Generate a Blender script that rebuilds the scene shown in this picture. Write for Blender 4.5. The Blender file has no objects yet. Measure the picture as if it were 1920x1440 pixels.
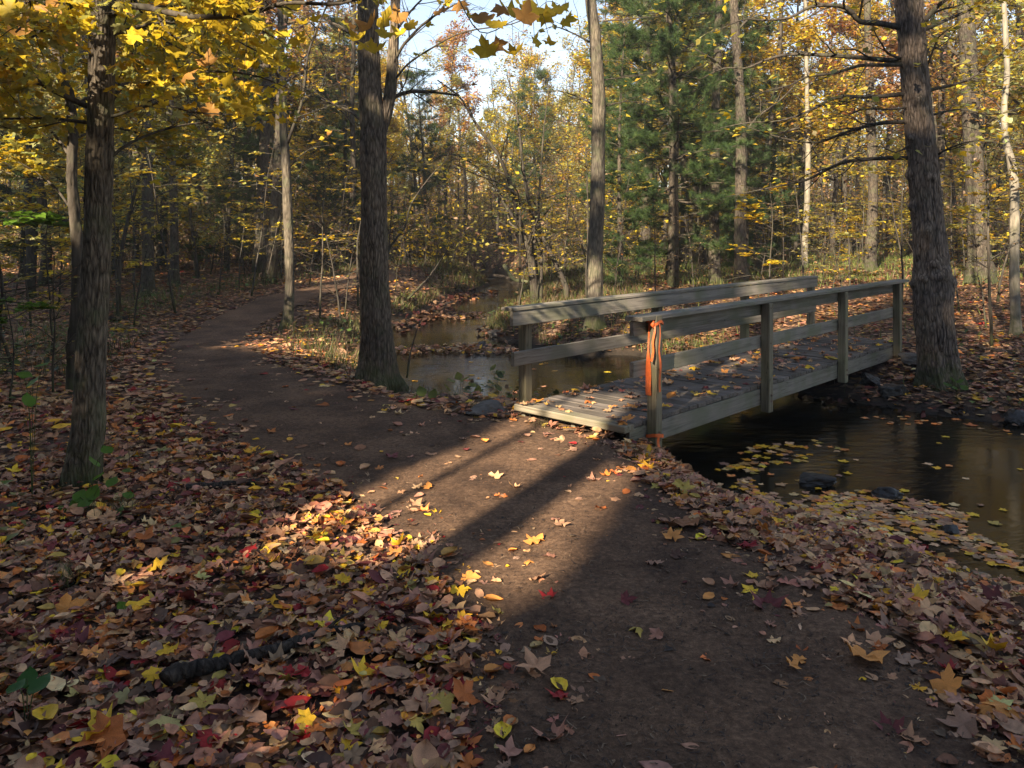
import bpy, math, random
import numpy as np
from mathutils import Vector, Matrix

# ------------------------------------------------------------------ camera, sky, sun
scene = bpy.context.scene
COL = scene.collection
F, CX, HY, CAMZ = 1500.0, 960.0, 428.0, 1.70          # focal length in photo pixels, centre column, horizon row, eye height
cam = bpy.data.cameras.new('camera')
cam_o = bpy.data.objects.new('camera', cam)
COL.objects.link(cam_o)
cam_o.location = (0, 0, CAMZ)
cam_o.rotation_euler = (math.radians(90), 0, 0)
cam.sensor_width = 36
cam.lens = 36 * F / 1920
cam.shift_y = -(720 - HY) / 1920
cam.clip_start = 0.05
cam.clip_end = 2000
scene.camera = cam_o

SUN_AZ = math.radians(27.5)      # the light travels away from the camera, to the right
SUN_EL = math.radians(28)
SDIR = np.array([-math.sin(SUN_AZ) * math.cos(SUN_EL), -math.cos(SUN_AZ) * math.cos(SUN_EL), math.sin(SUN_EL)])  # towards the sun
world = bpy.data.worlds.new('World')
scene.world = world
world.use_nodes = True
wn = world.node_tree
sky = wn.nodes.new('ShaderNodeTexSky')
sky.sky_type = 'NISHITA'
sky.sun_disc = False
sky.sun_elevation = SUN_EL
sky.sun_rotation = math.pi + SUN_AZ
sky.air_density = 1.0
sky.dust_density = 0.1
sky.ozone_density = 1.2
sat = wn.nodes.new('ShaderNodeHueSaturation')
sat.inputs['Saturation'].default_value = 0.82
wn.links.new(sky.outputs[0], sat.inputs['Color'])
wn.links.new(sat.outputs[0], wn.nodes['Background'].inputs[0])
wn.nodes['Background'].inputs[1].default_value = 0.066
sun = bpy.data.lights.new('sun', 'SUN')
sun.energy = 5.0
sun.angle = math.radians(0.55)
sun.color = (1.0, 0.85, 0.63)
sun_o = bpy.data.objects.new('sun', sun)
COL.objects.link(sun_o)
sun_o.rotation_euler = Vector(SDIR).to_track_quat('Z', 'Y').to_euler()
sun_o.location = (-20, -30, 40)
scene.view_settings.view_transform = 'Standard'
scene.view_settings.look = 'None'
scene.view_settings.exposure = 1.95
scene.view_settings.gamma = 1
scene.view_settings.use_curve_mapping = False
scene.render.engine = 'CYCLES'
cy = scene.cycles
cy.max_bounces = 6
cy.diffuse_bounces = 3
cy.glossy_bounces = 3
cy.transmission_bounces = 3
cy.transparent_max_bounces = 4
cy.use_denoising = True
cy.caustics_reflective = False
cy.caustics_refractive = False

# ------------------------------------------------------------------ small maths
def at(px, py, d):
    """The point that shows at photo pixel (px, py) when it stands d metres ahead."""
    return np.array([(px - CX) / F * d, d, CAMZ - (py - HY) / F * d])

def _hash(ix, iy, iz, seed):
    h = (ix.astype(np.int64) * 374761393 + iy.astype(np.int64) * 668265263 + iz.astype(np.int64) * 2147483647 + seed * 974711) & 0xFFFFFFFF
    h = ((h ^ (h >> 13)) * 1274126177) & 0xFFFFFFFF
    h = ((h ^ (h >> 16)) * 2246822519) & 0xFFFFFFFF
    return ((h ^ (h >> 15)) & 0xFFFFFF) / float(0xFFFFFF)

def vn(x, y, z=0.0, seed=0):
    """Value noise, -1 to 1."""
    x, y, z = np.broadcast_arrays(np.asarray(x, float), np.asarray(y, float), np.asarray(z, float))
    ix, iy, iz = np.floor(x), np.floor(y), np.floor(z)
    fx, fy, fz = x - ix, y - iy, z - iz
    fx, fy, fz = fx * fx * (3 - 2 * fx), fy * fy * (3 - 2 * fy), fz * fz * (3 - 2 * fz)
    r = 0.0
    for a in (0, 1):
        wx = fx if a else 1 - fx
        for b in (0, 1):
            wy = fy if b else 1 - fy
            for c in (0, 1):
                wz = fz if c else 1 - fz
                r = r + wx * wy * wz * _hash(ix + a, iy + b, iz + c, seed)
    return r * 2 - 1

def fbm(x, y, z=0.0, seed=0, o=3):
    r, a = 0.0, 1.0
    for i in range(o):
        r = r + a * vn(np.asarray(x) * 2 ** i, np.asarray(y) * 2 ** i, np.asarray(z) * 2 ** i, seed + i)
        a *= 0.5
    return r

def sstep(a, b, x):
    t = np.clip((x - a) / (b - a), 0, 1)
    return t * t * (3 - 2 * t)

def poly_sd(poly, x, y):
    """Signed distance to a polygon, negative inside."""
    x, y = np.asarray(x, float), np.asarray(y, float)
    sh = x.shape
    x, y = x.ravel(), y.ravel()
    d2 = np.full(x.shape, 1e18)
    ins = np.zeros(x.shape, bool)
    n = len(poly)
    for i in range(n):
        ax, ay = poly[i]
        bx, by = poly[(i + 1) % n]
        ex, ey = bx - ax, by - ay
        t = np.clip(((x - ax) * ex + (y - ay) * ey) / (ex * ex + ey * ey + 1e-12), 0, 1)
        d2 = np.minimum(d2, (x - ax - t * ex) ** 2 + (y - ay - t * ey) ** 2)
        c = (ay > y) != (by > y)
        xi = ax + (y - ay) / (by - ay if abs(by - ay) > 1e-12 else 1e-12) * ex
        ins ^= c & (x < xi)
    d = np.sqrt(d2)
    return np.where(ins, -d, d).reshape(sh)

def refine(pts, n=6):
    """Smooth closed-up polyline (Catmull-Rom)."""
    P = np.array(pts, float)
    P = np.vstack([2 * P[0] - P[1], P, 2 * P[-1] - P[-2]])
    out = []
    for i in range(1, len(P) - 2):
        for t in np.linspace(0, 1, n, endpoint=False):
            a, b, c, d = P[i - 1], P[i], P[i + 1], P[i + 2]
            out.append(0.5 * (2 * b + (c - a) * t + (2 * a - 5 * b + 4 * c - d) * t * t + (3 * b - a - 3 * c + d) * t ** 3))
    out.append(P[-2])
    return np.array(out)

# ------------------------------------------------------------------ the lie of the land
WZ = -0.42                                              # water level

def wp(px, py):
    d = F * (CAMZ - WZ) / (py - HY)
    return ((px - CX) / F * d, d)

def flat(px, py):
    d = F * CAMZ / (py - HY)
    if d > 14:
        d = (CAMZ + 0.28) / ((py - HY) / F + 0.02)
    return ((px - CX) / F * d, d)

near_bank = [(14, -4.5), (9, 0.8), (5.2, 3.4)] + [wp(*p) for p in ((1920, 1100), (1740, 1042), (1560, 992), (1420, 945), (1330, 902), (1255, 856))] + [(0.95, 8.3), (0.5, 9.1)] + \
    [wp(*p) for p in ((960, 768), (895, 768), (800, 752), (750, 718), (735, 645), (722, 612), (800, 585), (838, 560), (900, 545), (915, 530))] + [(-2.2, 36.5), (-7, 39)]
far_bank = [(16, 4.5), (12, 6.2), (8, 7.7)] + [wp(*p) for p in ((1920, 800), (1800, 785), (1700, 766), (1600, 755), (1500, 737), (1350, 702), (1180, 668), (1080, 668), (990, 652), (935, 634), (905, 612), (935, 590), (962, 565), (972, 545), (955, 524))] + [(-0.8, 38.5), (-6.5, 41.5)]
STREAM = [tuple(p) for p in refine(near_bank, 4)] + [tuple(p) for p in refine(far_bank, 4)[::-1]]
pl = [(-0.9, -6), (-0.45, 0.5)] + [flat(*p) for p in ((830, 1440), (885, 1220), (850, 1130), (800, 1060), (700, 960), (590, 895), (440, 832), (350, 770), (302, 705), (325, 645), (400, 603), (480, 577), (600, 549), (672, 526), (730, 510))]
pr = [(2.6, -6), (1.9, 0.8)] + [flat(*p) for p in ((1890, 1400), (1700, 1215), (1500, 1082), (1310, 985), (1200, 905), (1165, 850), (1010, 792), (960, 790), (820, 775), (680, 740), (560, 702), (482, 660), (468, 624), (508, 600), (620, 563), (690, 542), (745, 527))]
PATH = [tuple(p) for p in refine(pl, 4)] + [tuple(p) for p in refine(pr, 4)[::-1]]

def stream_sd(x, y):
    return poly_sd(STREAM, x, y) + 0.10 * fbm(np.asarray(x) * 1.3, np.asarray(y) * 1.3, 0, 5, 2)

def path_sd(x, y):
    return poly_sd(PATH, x, y) + 0.07 * fbm(np.asarray(x) * 2.2, np.asarray(y) * 2.2, 0, 9, 3)

def ground_z(x, y, full=True):
    x, y = np.asarray(x, float), np.asarray(y, float)
    base = 0.02 * np.maximum(0, y - 14) * (1 - 0.4 * sstep(60, 200, y)) + 6.5 * sstep(52, 150, y)
    base = base + 0.25 * sstep(6, 14, x) * sstep(9, 18, y)
    sd = stream_sd(x, y)
    psd = poly_sd(PATH, x, y)
    off = sstep(0.0, 0.8, psd)
    base = base + 0.16 * sstep(14, 18, y) * (1 - sstep(0.1, 1.6, psd))
    base = base + off * (0.035 * fbm(x * 0.8, y * 0.8, 0, 1, 2) + 0.05 * vn(x * 0.25, y * 0.25, 0, 2) + 0.02)
    base = base + 0.008 * fbm(x * 3, y * 3, 0, 4, 2)
    bw = 1.15 + 0.5 * vn(x * 0.5, y * 0.5, 0, 3) + 0.5 * sstep(10, 14, y)
    fw = sstep(2.2, 3.6, x) * sstep(7.4, 8.4, y) * (1 - sstep(13, 16, y))
    bw = bw + 1.5 * fw
    t = np.clip(sd / bw, 0, 1)
    nw = sstep(0.9, 1.8, x) * (1 - sstep(6.9, 7.6, y))
    nw = np.maximum(nw, sstep(-2.0, -1.2, x) * (1 - sstep(0.3, 0.8, x)) * sstep(7.6, 8.2, y) * (1 - sstep(10.8, 11.8, y)))
    bw = bw + nw * np.maximum(0, 1.55 - bw)
    t = np.clip(sd / bw, 0, 1)
    s = (1 - (1 - t) ** (1.9 - 0.65 * fw)) * (1 - nw) + nw * t ** 1.1
    bank = WZ + (base - WZ) * s + 0.05 * (1 - t) * t * 4 * fbm(x * 3.5, y * 3.5, 0, 7, 2)
    bed = WZ - 0.02 - 0.4 * (1 - np.exp(np.minimum(sd, 0) / 0.7))
    return np.where(sd > 0, bank, bed)

def gp(px, py):
    """Ground point seen at a photo pixel (bisection along the ray)."""
    dx, dz = (px - CX) / F, (py - HY) / F
    ds = np.concatenate([np.arange(1.8, 16, 0.05), np.arange(16, 120, 0.25)])
    gap = CAMZ - dz * ds - ground_z(dx * ds, ds)
    i = int(np.argmax(gap < 0)) if (gap < 0).any() else len(ds) - 1
    d = ds[i]
    return np.array([dx * d, d, float(ground_z(dx * d, d))])

# ------------------------------------------------------------------ mesh helpers
class Geo:
    def __init__(self):
        self.V, self.T, self.Q, self.C, self.n = [], [], [], [], 0

    def add(self, V, T=None, Q=None, c=(1, 1, 1)):
        V = np.asarray(V, float).reshape(-1, 3)
        self.V.append(V)
        if T is not None and len(T):
            self.T.append(np.asarray(T, np.int64) + self.n)
        if Q is not None and len(Q):
            self.Q.append(np.asarray(Q, np.int64) + self.n)
        c = np.asarray(c, float)
        self.C.append(np.broadcast_to(c, (len(V), 3)) if c.ndim == 1 else c)
        self.n += len(V)

    def tris(self):
        return sum(len(t) for t in self.T) + 2 * sum(len(q) for q in self.Q)

    def mesh(self, name, mat=None, smooth=True):
        V = np.concatenate(self.V)
        T = np.concatenate(self.T) if self.T else np.zeros((0, 3), np.int64)
        Q = np.concatenate(self.Q) if self.Q else np.zeros((0, 4), np.int64)
        me = bpy.data.meshes.new(name)
        me.vertices.add(len(V))
        me.vertices.foreach_set('co', V.astype(np.float32).ravel())
        nl = T.size + Q.size
        me.loops.add(nl)
        me.loops.foreach_set('vertex_index', np.concatenate([T.ravel(), Q.ravel()]).astype(np.int32))
        me.polygons.add(len(T) + len(Q))
        starts = np.concatenate([np.arange(len(T)) * 3, T.size + np.arange(len(Q)) * 4]).astype(np.int32)
        me.polygons.foreach_set('loop_start', starts)
        me.polygons.foreach_set('use_smooth', np.full(len(starts), smooth, bool))
        me.update(calc_edges=True)
        a = me.color_attributes.new('col', 'FLOAT_COLOR', 'POINT')
        C = np.concatenate(self.C)
        a.data.foreach_set('color', np.hstack([C, np.ones((len(C), 1))]).astype(np.float32).ravel())
        if mat is not None:
            me.materials.append(mat)
        return me

def obj(name, me, parent=None, loc=None):
    o = bpy.data.objects.new(name, me)
    COL.objects.link(o)
    if parent is not None:
        o.parent = parent
    if loc is not None:
        o.location = loc
    return o

def tag(o, label, cat, group=None):
    o['label'] = label
    o['category'] = cat
    if group:
        o['group'] = group
    return o

def thing(name, label, cat, loc=(0, 0, 0), rz=0.0, group=None):
    o = bpy.data.objects.new(name, None)
    o.empty_display_size = 0.1
    COL.objects.link(o)
    o.location = loc
    o.rotation_euler = (0, 0, rz)
    return tag(o, label, cat, group)

def kind(o, k):
    o['kind'] = k
    return o

def tube(g, P, r, k=6, c=(1, 1, 1), cap=True):
    P = np.asarray(P, float)
    n = len(P)
    r = np.broadcast_to(np.asarray(r, float), (n,))
    T = np.gradient(P, axis=0)
    T /= np.linalg.norm(T, axis=1)[:, None] + 1e-12
    u = np.cross(T[0], (0, 0, 1.0))
    if np.linalg.norm(u) < 0.1:
        u = np.cross(T[0], (1.0, 0, 0))
    u /= np.linalg.norm(u)
    U = np.empty((n, 3))
    for i in range(n):
        u = u - T[i] * (u @ T[i])
        u /= math.sqrt(u @ u) + 1e-12
        U[i] = u
    W = np.cross(T, U)
    a = np.arange(k) * (2 * math.pi / k)
    V = P[:, None, :] + r[:, None, None] * (np.cos(a)[None, :, None] * U[:, None, :] + np.sin(a)[None, :, None] * W[:, None, :])
    i = np.arange(n - 1)[:, None] * k
    j = np.arange(k)[None, :]
    j2 = (j + 1) % k
    Q = np.stack([i + j, i + j2, i + k + j2, i + k + j], -1).reshape(-1, 4)
    Tc = None
    if cap:
        e = (n - 1) * k
        Tc = [(e, e + q, e + q + 1) for q in range(1, k - 1)] + [(0, q + 1, q) for q in range(1, k - 1)]
    g.add(V.reshape(-1, 3), Tc, Q, c)

def branch(rng, p, d, L, n=6, wob=0.18, up=0.0):
    P = [np.array(p, float)]
    d = np.array(d, float)
    d /= np.linalg.norm(d)
    for _ in range(n):
        d = d + rng.normal(0, wob, 3) + np.array([0, 0, up])
        d /= np.linalg.norm(d)
        P.append(P[-1] + d * (L / n))
    return np.array(P)

def box(g, lo, hi, bev=0.004, c=(1, 1, 1), jit=0.0, rng=None):
    """A box with chamfered long edges."""
    lo, hi = np.array(lo, float), np.array(hi, float)
    b = bev
    pts, tr = [], []
    import itertools
    idx = {}
    for sx, sy, sz in itertools.product((0, 1), repeat=3):
        corner = np.array([hi[0] if sx else lo[0], hi[1] if sy else lo[1], hi[2] if sz else lo[2]])
        s = np.array([1 if sx else -1, 1 if sy else -1, 1 if sz else -1])
        for ax in range(3):
            p = corner.copy()
            for a in range(3):
                if a != ax:
                    p[a] -= s[a] * b
            idx[(sx, sy, sz, ax)] = len(pts)
            pts.append(p)
    Q, T = [], []
    for ax in range(3):
        o1, o2 = [a for a in range(3) if a != ax]
        for s in (0, 1):
            ring = []
            for (u, v) in ((0, 0), (1, 0), (1, 1), (0, 1)):
                k = [0, 0, 0]
                k[ax], k[o1], k[o2] = s, u, v
                ring.append(idx[(*k, ax)])
            Q.append(ring)
        for (u, v) in itertools.product((0, 1), repeat=2):
            k0, k1 = [0, 0, 0], [0, 0, 0]
            k0[ax], k1[ax] = 0, 1
            k0[o1] = k1[o1] = u
            k0[o2] = k1[o2] = v
            Q.append([idx[(*k0, o1)], idx[(*k1, o1)], idx[(*k1, o2)], idx[(*k0, o2)]])
    for k in itertools.product((0, 1), repeat=3):
        T.append([idx[(*k, 0)], idx[(*k, 1)], idx[(*k, 2)]])
    P = np.array(pts)
    cen = (lo + hi) / 2
    def fix(f):
        f = list(f)
        nrm = np.cross(P[f[1]] - P[f[0]], P[f[2]] - P[f[0]])
        return f if nrm @ (P[f].mean(0) - cen) > 0 else f[::-1]
    T = [fix(t) for t in T]
    Q = [fix(q) for q in Q]
    g.add(P, T, Q, c)

# ------------------------------------------------------------------ materials
def mat(name):
    m = bpy.data.materials.new(name)
    m.use_nodes = True
    nt = m.node_tree
    for n in list(nt.nodes):
        nt.nodes.remove(n)
    out = nt.nodes.new('ShaderNodeOutputMaterial')
    return m, nt, out

def N(nt, t, **kw):
    n = nt.nodes.new(t)
    for k, v in kw.items():
        if k in n.inputs:
            n.inputs[k].default_value = v
        else:
            setattr(n, k, v)
    return n

def ramp(nt, stops, interp='LINEAR'):
    r = nt.nodes.new('ShaderNodeValToRGB')
    r.color_ramp.interpolation = interp
    e = r.color_ramp.elements
    while len(e) < len(stops):
        e.new(0.5)
    for i, (p, c) in enumerate(stops):
        e[i].position = p
        e[i].color = (*c, 1)
    return r

def coords(nt, scale=(1, 1, 1), kind='Object'):
    tc = nt.nodes.new('ShaderNodeTexCoord')
    mp = nt.nodes.new('ShaderNodeMapping')
    mp.inputs['Scale'].default_value = scale
    nt.links.new(tc.outputs[kind], mp.inputs[0])
    return mp.outputs[0]

def leaf_mat(name, trans=0.3, rough=0.55, spec=0.3, vary=0.25, scale=60):
    m, nt, out = mat(name)
    L = nt.links.new
    a = N(nt, 'ShaderNodeVertexColor', layer_name='col')
    v = coords(nt)
    nz = N(nt, 'ShaderNodeTexNoise', Scale=scale, Detail=3.0)
    L(v, nz.inputs['Vector'])
    r = ramp(nt, [(0.25, (1 - vary,) * 3), (0.5, (1, 1, 1)), (0.75, (1 + vary * 0.6,) * 3)])
    L(nz.outputs[0], r.inputs[0])
    mx = N(nt, 'ShaderNodeMix', data_type='RGBA', blend_type='MULTIPLY')
    mx.inputs[0].default_value = 1
    L(a.outputs[0], mx.inputs[6])
    L(r.outputs[0], mx.inputs[7])
    p = N(nt, 'ShaderNodeBsdfPrincipled', Roughness=rough)
    p.inputs['Specular IOR Level'].default_value = spec
    L(mx.outputs[2], p.inputs['Base Color'])
    t = N(nt, 'ShaderNodeBsdfTranslucent')
    L(mx.outputs[2], t.inputs['Color'])
    ms = N(nt, 'ShaderNodeMixShader')
    ms.inputs[0].default_value = trans
    L(p.outputs[0], ms.inputs[1])
    L(t.outputs[0], ms.inputs[2])
    L(ms.outputs[0], out.inputs[0])
    return m

def bark_mat(name, dark, light, furrow=1.0, moss=0.0, scale=9.0, bump=0.6):
    m, nt, out = mat(name)
    L = nt.links.new
    v = coords(nt, (1, 1, 0.22))
    n1 = N(nt, 'ShaderNodeTexNoise', Scale=scale * 2.2, Detail=6.0, Roughness=0.65)
    L(v, n1.inputs['Vector'])
    vo = N(nt, 'ShaderNodeTexVoronoi', Scale=scale * 2.6, feature='DISTANCE_TO_EDGE')
    L(v, vo.inputs['Vector'])
    mul = N(nt, 'ShaderNodeMath', operation='MULTIPLY_ADD')
    L(vo.outputs['Distance'], mul.inputs[0])
    mul.inputs[1].default_value = 1.2 * furrow
    L(n1.outputs[0], mul.inputs[2])
    r = ramp(nt, [(0.35, dark), (0.62, tuple((a + b) / 2 for a, b in zip(dark, light))), (0.95, light)])
    L(mul.outputs[0], r.inputs[0])
    n2 = N(nt, 'ShaderNodeTexNoise', Scale=2.3, Detail=4.0)
    L(coords(nt), n2.inputs['Vector'])
    r2 = ramp(nt, [(0.35, (0.72, 0.72, 0.74)), (0.62, (1.15, 1.12, 1.05))])
    L(n2.outputs[0], r2.inputs[0])
    mx = N(nt, 'ShaderNodeMix', data_type='RGBA', blend_type='MULTIPLY')
    mx.inputs[0].default_value = 1
    L(r.outputs[0], mx.inputs[6])
    L(r2.outputs[0], mx.inputs[7])
    col = mx.outputs[2]
    if moss:
        n3 = N(nt, 'ShaderNodeTexNoise', Scale=5.0, Detail=5.0)
        L(coords(nt), n3.inputs['Vector'])
        r3 = ramp(nt, [(0.5, (0, 0, 0)), (0.66, (moss,) * 3)])
        L(n3.outputs[0], r3.inputs[0])
        m2 = N(nt, 'ShaderNodeMix', data_type='RGBA')
        L(r3.outputs[0], m2.inputs[0])
        L(col, m2.inputs[6])
        m2.inputs[7].default_value = (0.10, 0.12, 0.055, 1)
        col = m2.outputs[2]
    if moss:                                                        # a sock of moss round the foot, ragged at its upper edge
        sp = N(nt, 'ShaderNodeSeparateXYZ')
        L(coords(nt), sp.inputs[0])
        n5 = N(nt, 'ShaderNodeTexNoise', Scale=7.0, Detail=6.0, Roughness=0.7)
        L(coords(nt), n5.inputs['Vector'])
        ma = N(nt, 'ShaderNodeMath', operation='MULTIPLY_ADD')
        L(n5.outputs[0], ma.inputs[0])
        ma.inputs[1].default_value = -1.7
        L(sp.outputs['Z'], ma.inputs[2])
        r5 = ramp(nt, [(0.0, (0.75,) * 3), (1.0, (0, 0, 0))])
        mr5 = N(nt, 'ShaderNodeMapRange')
        L(ma.outputs[0], mr5.inputs[0])
        mr5.inputs[1].default_value = -0.85
        mr5.inputs[2].default_value = -0.45
        L(mr5.outputs[0], r5.inputs[0])
        m5 = N(nt, 'ShaderNodeMix', data_type='RGBA')
        L(r5.outputs[0], m5.inputs[0])
        L(col, m5.inputs[6])
        m5.inputs[7].default_value = (0.055, 0.068, 0.022, 1)
        col = m5.outputs[2]
    p = N(nt, 'ShaderNodeBsdfPrincipled', Roughness=0.9)
    p.inputs['Specular IOR Level'].default_value = 0.15
    L(col, p.inputs['Base Color'])
    b = N(nt, 'ShaderNodeBump', Strength=bump, Distance=0.02)
    L(mul.outputs[0], b.inputs['Height'])
    L(b.outputs[0], p.inputs['Normal'])
    L(p.outputs[0], out.inputs[0])
    return m

def wood_mat(name, base, dark, green, axis=0):
    """Weathered timber, grain along the object's local axis."""
    m, nt, out = mat(name)
    L = nt.links.new
    s = [34.0, 34.0, 34.0]
    s[axis] = 1.3
    tc = nt.nodes.new('ShaderNodeTexCoord')
    oi = nt.nodes.new('ShaderNodeObjectInfo')
    ad = N(nt, 'ShaderNodeVectorMath', operation='MULTIPLY_ADD')
    L(oi.outputs['Location'], ad.inputs[0])
    ad.inputs[1].default_value = (3.1, 2.7, 1.9)
    L(tc.outputs['Object'], ad.inputs[2])
    mp = nt.nodes.new('ShaderNodeMapping')
    mp.inputs['Scale'].default_value = s
    L(ad.outputs[0], mp.inputs[0])
    n1 = N(nt, 'ShaderNodeTexNoise', Scale=1.0, Detail=6.0, Roughness=0.7, Distortion=0.6)
    L(mp.outputs[0], n1.inputs['Vector'])
    r = ramp(nt, [(0.3, dark), (0.5, base), (0.72, tuple(min(1, c * 1.35) for c in base))])
    L(n1.outputs[0], r.inputs[0])
    n2 = N(nt, 'ShaderNodeTexNoise', Scale=3.2, Detail=4.0)
    L(ad.outputs[0], n2.inputs['Vector'])
    r2 = ramp(nt, [(0.42, (0, 0, 0)), (0.68, (0.75,) * 3)])
    L(n2.outputs[0], r2.inputs[0])
    mx = N(nt, 'ShaderNodeMix', data_type='RGBA')
    L(r2.outputs[0], mx.inputs[0])
    L(r.outputs[0], mx.inputs[6])
    mx.inputs[7].default_value = (*green, 1)
    mp2 = nt.nodes.new('ShaderNodeMapping')
    s2 = [26.0, 26.0, 26.0]
    s2[axis] = 0.9
    mp2.inputs['Scale'].default_value = s2
    mp2.inputs['Location'].default_value = (3.7, 1.3, 8.1)
    L(ad.outputs[0], mp2.inputs[0])
    n6 = N(nt, 'ShaderNodeTexNoise', Scale=1.0, Detail=3.0, Roughness=0.5, Distortion=0.3)
    L(mp2.outputs[0], n6.inputs['Vector'])
    r6 = ramp(nt, [(0.485, (1, 1, 1)), (0.5, (0.25, 0.22, 0.2)), (0.515, (1, 1, 1))])
    L(n6.outputs[0], r6.inputs[0])
    n7 = N(nt, 'ShaderNodeTexNoise', Scale=2.0, Detail=2.0)
    L(ad.outputs[0], n7.inputs['Vector'])
    r7 = ramp(nt, [(0.5, (0, 0, 0)), (0.6, (1, 1, 1))])
    L(n7.outputs[0], r7.inputs[0])
    mx6 = N(nt, 'ShaderNodeMix', data_type='RGBA', blend_type='MULTIPLY')
    L(r7.outputs[0], mx6.inputs[0])
    L(mx.outputs[2], mx6.inputs[6])
    L(r6.outputs[0], mx6.inputs[7])
    mx = mx6
    # per piece tone
    hs = N(nt, 'ShaderNodeHueSaturation')
    mr = N(nt, 'ShaderNodeMapRange')
    L(oi.outputs['Random'], mr.inputs[0])
    mr.inputs[3].default_value = 0.75
    mr.inputs[4].default_value = 1.2
    L(mr.outputs[0], hs.inputs['Value'])
    L(mx.outputs[2], hs.inputs['Color'])
    p = N(nt, 'ShaderNodeBsdfPrincipled', Roughness=0.8)
    p.inputs['Specular IOR Level'].default_value = 0.25
    L(hs.outputs[0], p.inputs['Base Color'])
    b = N(nt, 'ShaderNodeBump', Strength=0.5, Distance=0.006)
    L(n1.outputs[0], b.inputs['Height'])
    L(b.outputs[0], p.inputs['Normal'])
    L(p.outputs[0], out.inputs[0])
    return m

def plain_mat(name, colr, rough=0.8, nscale=20, vary=0.4, bump=0.3, spec=0.2, attr=False):
    m, nt, out = mat(name)
    L = nt.links.new
    v = coords(nt)
    n1 = N(nt, 'ShaderNodeTexNoise', Scale=nscale, Detail=6.0, Roughness=0.65)
    L(v, n1.inputs['Vector'])
    r = ramp(nt, [(0.3, tuple(c * (1 - vary) for c in colr)), (0.55, colr), (0.75, tuple(c * (1 + vary) for c in colr))])
    L(n1.outputs[0], r.inputs[0])
    p = N(nt, 'ShaderNodeBsdfPrincipled', Roughness=rough)
    p.inputs['Specular IOR Level'].default_value = spec
    L(r.outputs[0], p.inputs['Base Color'])
    b = N(nt, 'ShaderNodeBump', Strength=bump, Distance=0.02)
    L(n1.outputs[0], b.inputs['Height'])
    L(b.outputs[0], p.inputs['Normal'])
    L(p.outputs[0], out.inputs[0])
    return m

def ground_mat():
    """Old leaf mould: small leaf-sized cells over dark soil; mud near the water (stored in the mesh colour's red)."""
    m, nt, out = mat('forest_floor')
    L = nt.links.new
    v = coords(nt)
    wob = N(nt, 'ShaderNodeTexNoise', Scale=9.0, Detail=2.0)
    L(v, wob.inputs['Vector'])
    add = N(nt, 'ShaderNodeVectorMath', operation='MULTIPLY_ADD')
    L(wob.outputs['Color'], add.inputs[0])
    add.inputs[1].default_value = (0.12, 0.12, 0.12)
    L(v, add.inputs[2])
    vo = N(nt, 'ShaderNodeTexVoronoi', Scale=13.0)
    L(add.outputs[0], vo.inputs['Vector'])
    sep = N(nt, 'ShaderNodeSeparateColor')
    L(vo.outputs['Color'], sep.inputs[0])
    r = ramp(nt, [(0.0, (0.07, 0.04, 0.028)), (0.22, (0.17, 0.095, 0.06)), (0.42, (0.26, 0.16, 0.10)), (0.6, (0.12, 0.06, 0.04)), (0.78, (0.34, 0.19, 0.07)), (0.9, (0.30, 0.21, 0.14))], 'CONSTANT')
    L(sep.outputs[0], r.inputs[0])
    vd = ramp(nt, [(0.0, (1, 1, 1)), (0.55, (0.6, 0.6, 0.6)), (0.9, (0.15, 0.14, 0.13))])
    L(vo.outputs['Distance'], vd.inputs[0])
    mx = N(nt, 'ShaderNodeMix', data_type='RGBA', blend_type='MULTIPLY')
    mx.inputs[0].default_value = 1
    L(r.outputs[0], mx.inputs[6])
    L(vd.outputs[0], mx.inputs[7])
    a = N(nt, 'ShaderNodeVertexColor', layer_name='col')
    sa = N(nt, 'ShaderNodeSeparateColor')
    L(a.outputs[0], sa.inputs[0])
    mud = N(nt, 'ShaderNodeMix', data_type='RGBA')
    L(sa.outputs[0], mud.inputs[0])
    L(mx.outputs[2], mud.inputs[6])
    mud.inputs[7].default_value = (0.028, 0.021, 0.015, 1)
    p = N(nt, 'ShaderNodeBsdfPrincipled', Roughness=0.85)
    p.inputs['Specular IOR Level'].default_value = 0.2
    L(mud.outputs[2], p.inputs['Base Color'])
    n2 = N(nt, 'ShaderNodeTexNoise', Scale=30.0, Detail=5.0)
    L(v, n2.inputs['Vector'])
    b = N(nt, 'ShaderNodeBump', Strength=0.6, Distance=0.03)
    L(n2.outputs[0], b.inputs['Height'])
    b2 = N(nt, 'ShaderNodeBump', Strength=0.8, Distance=0.03)
    L(sep.outputs[1], b2.inputs['Height'])
    L(b.outputs[0], b2.inputs['Normal'])
    L(b2.outputs[0], p.inputs['Normal'])
    L(p.outputs[0], out.inputs[0])
    return m

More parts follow.
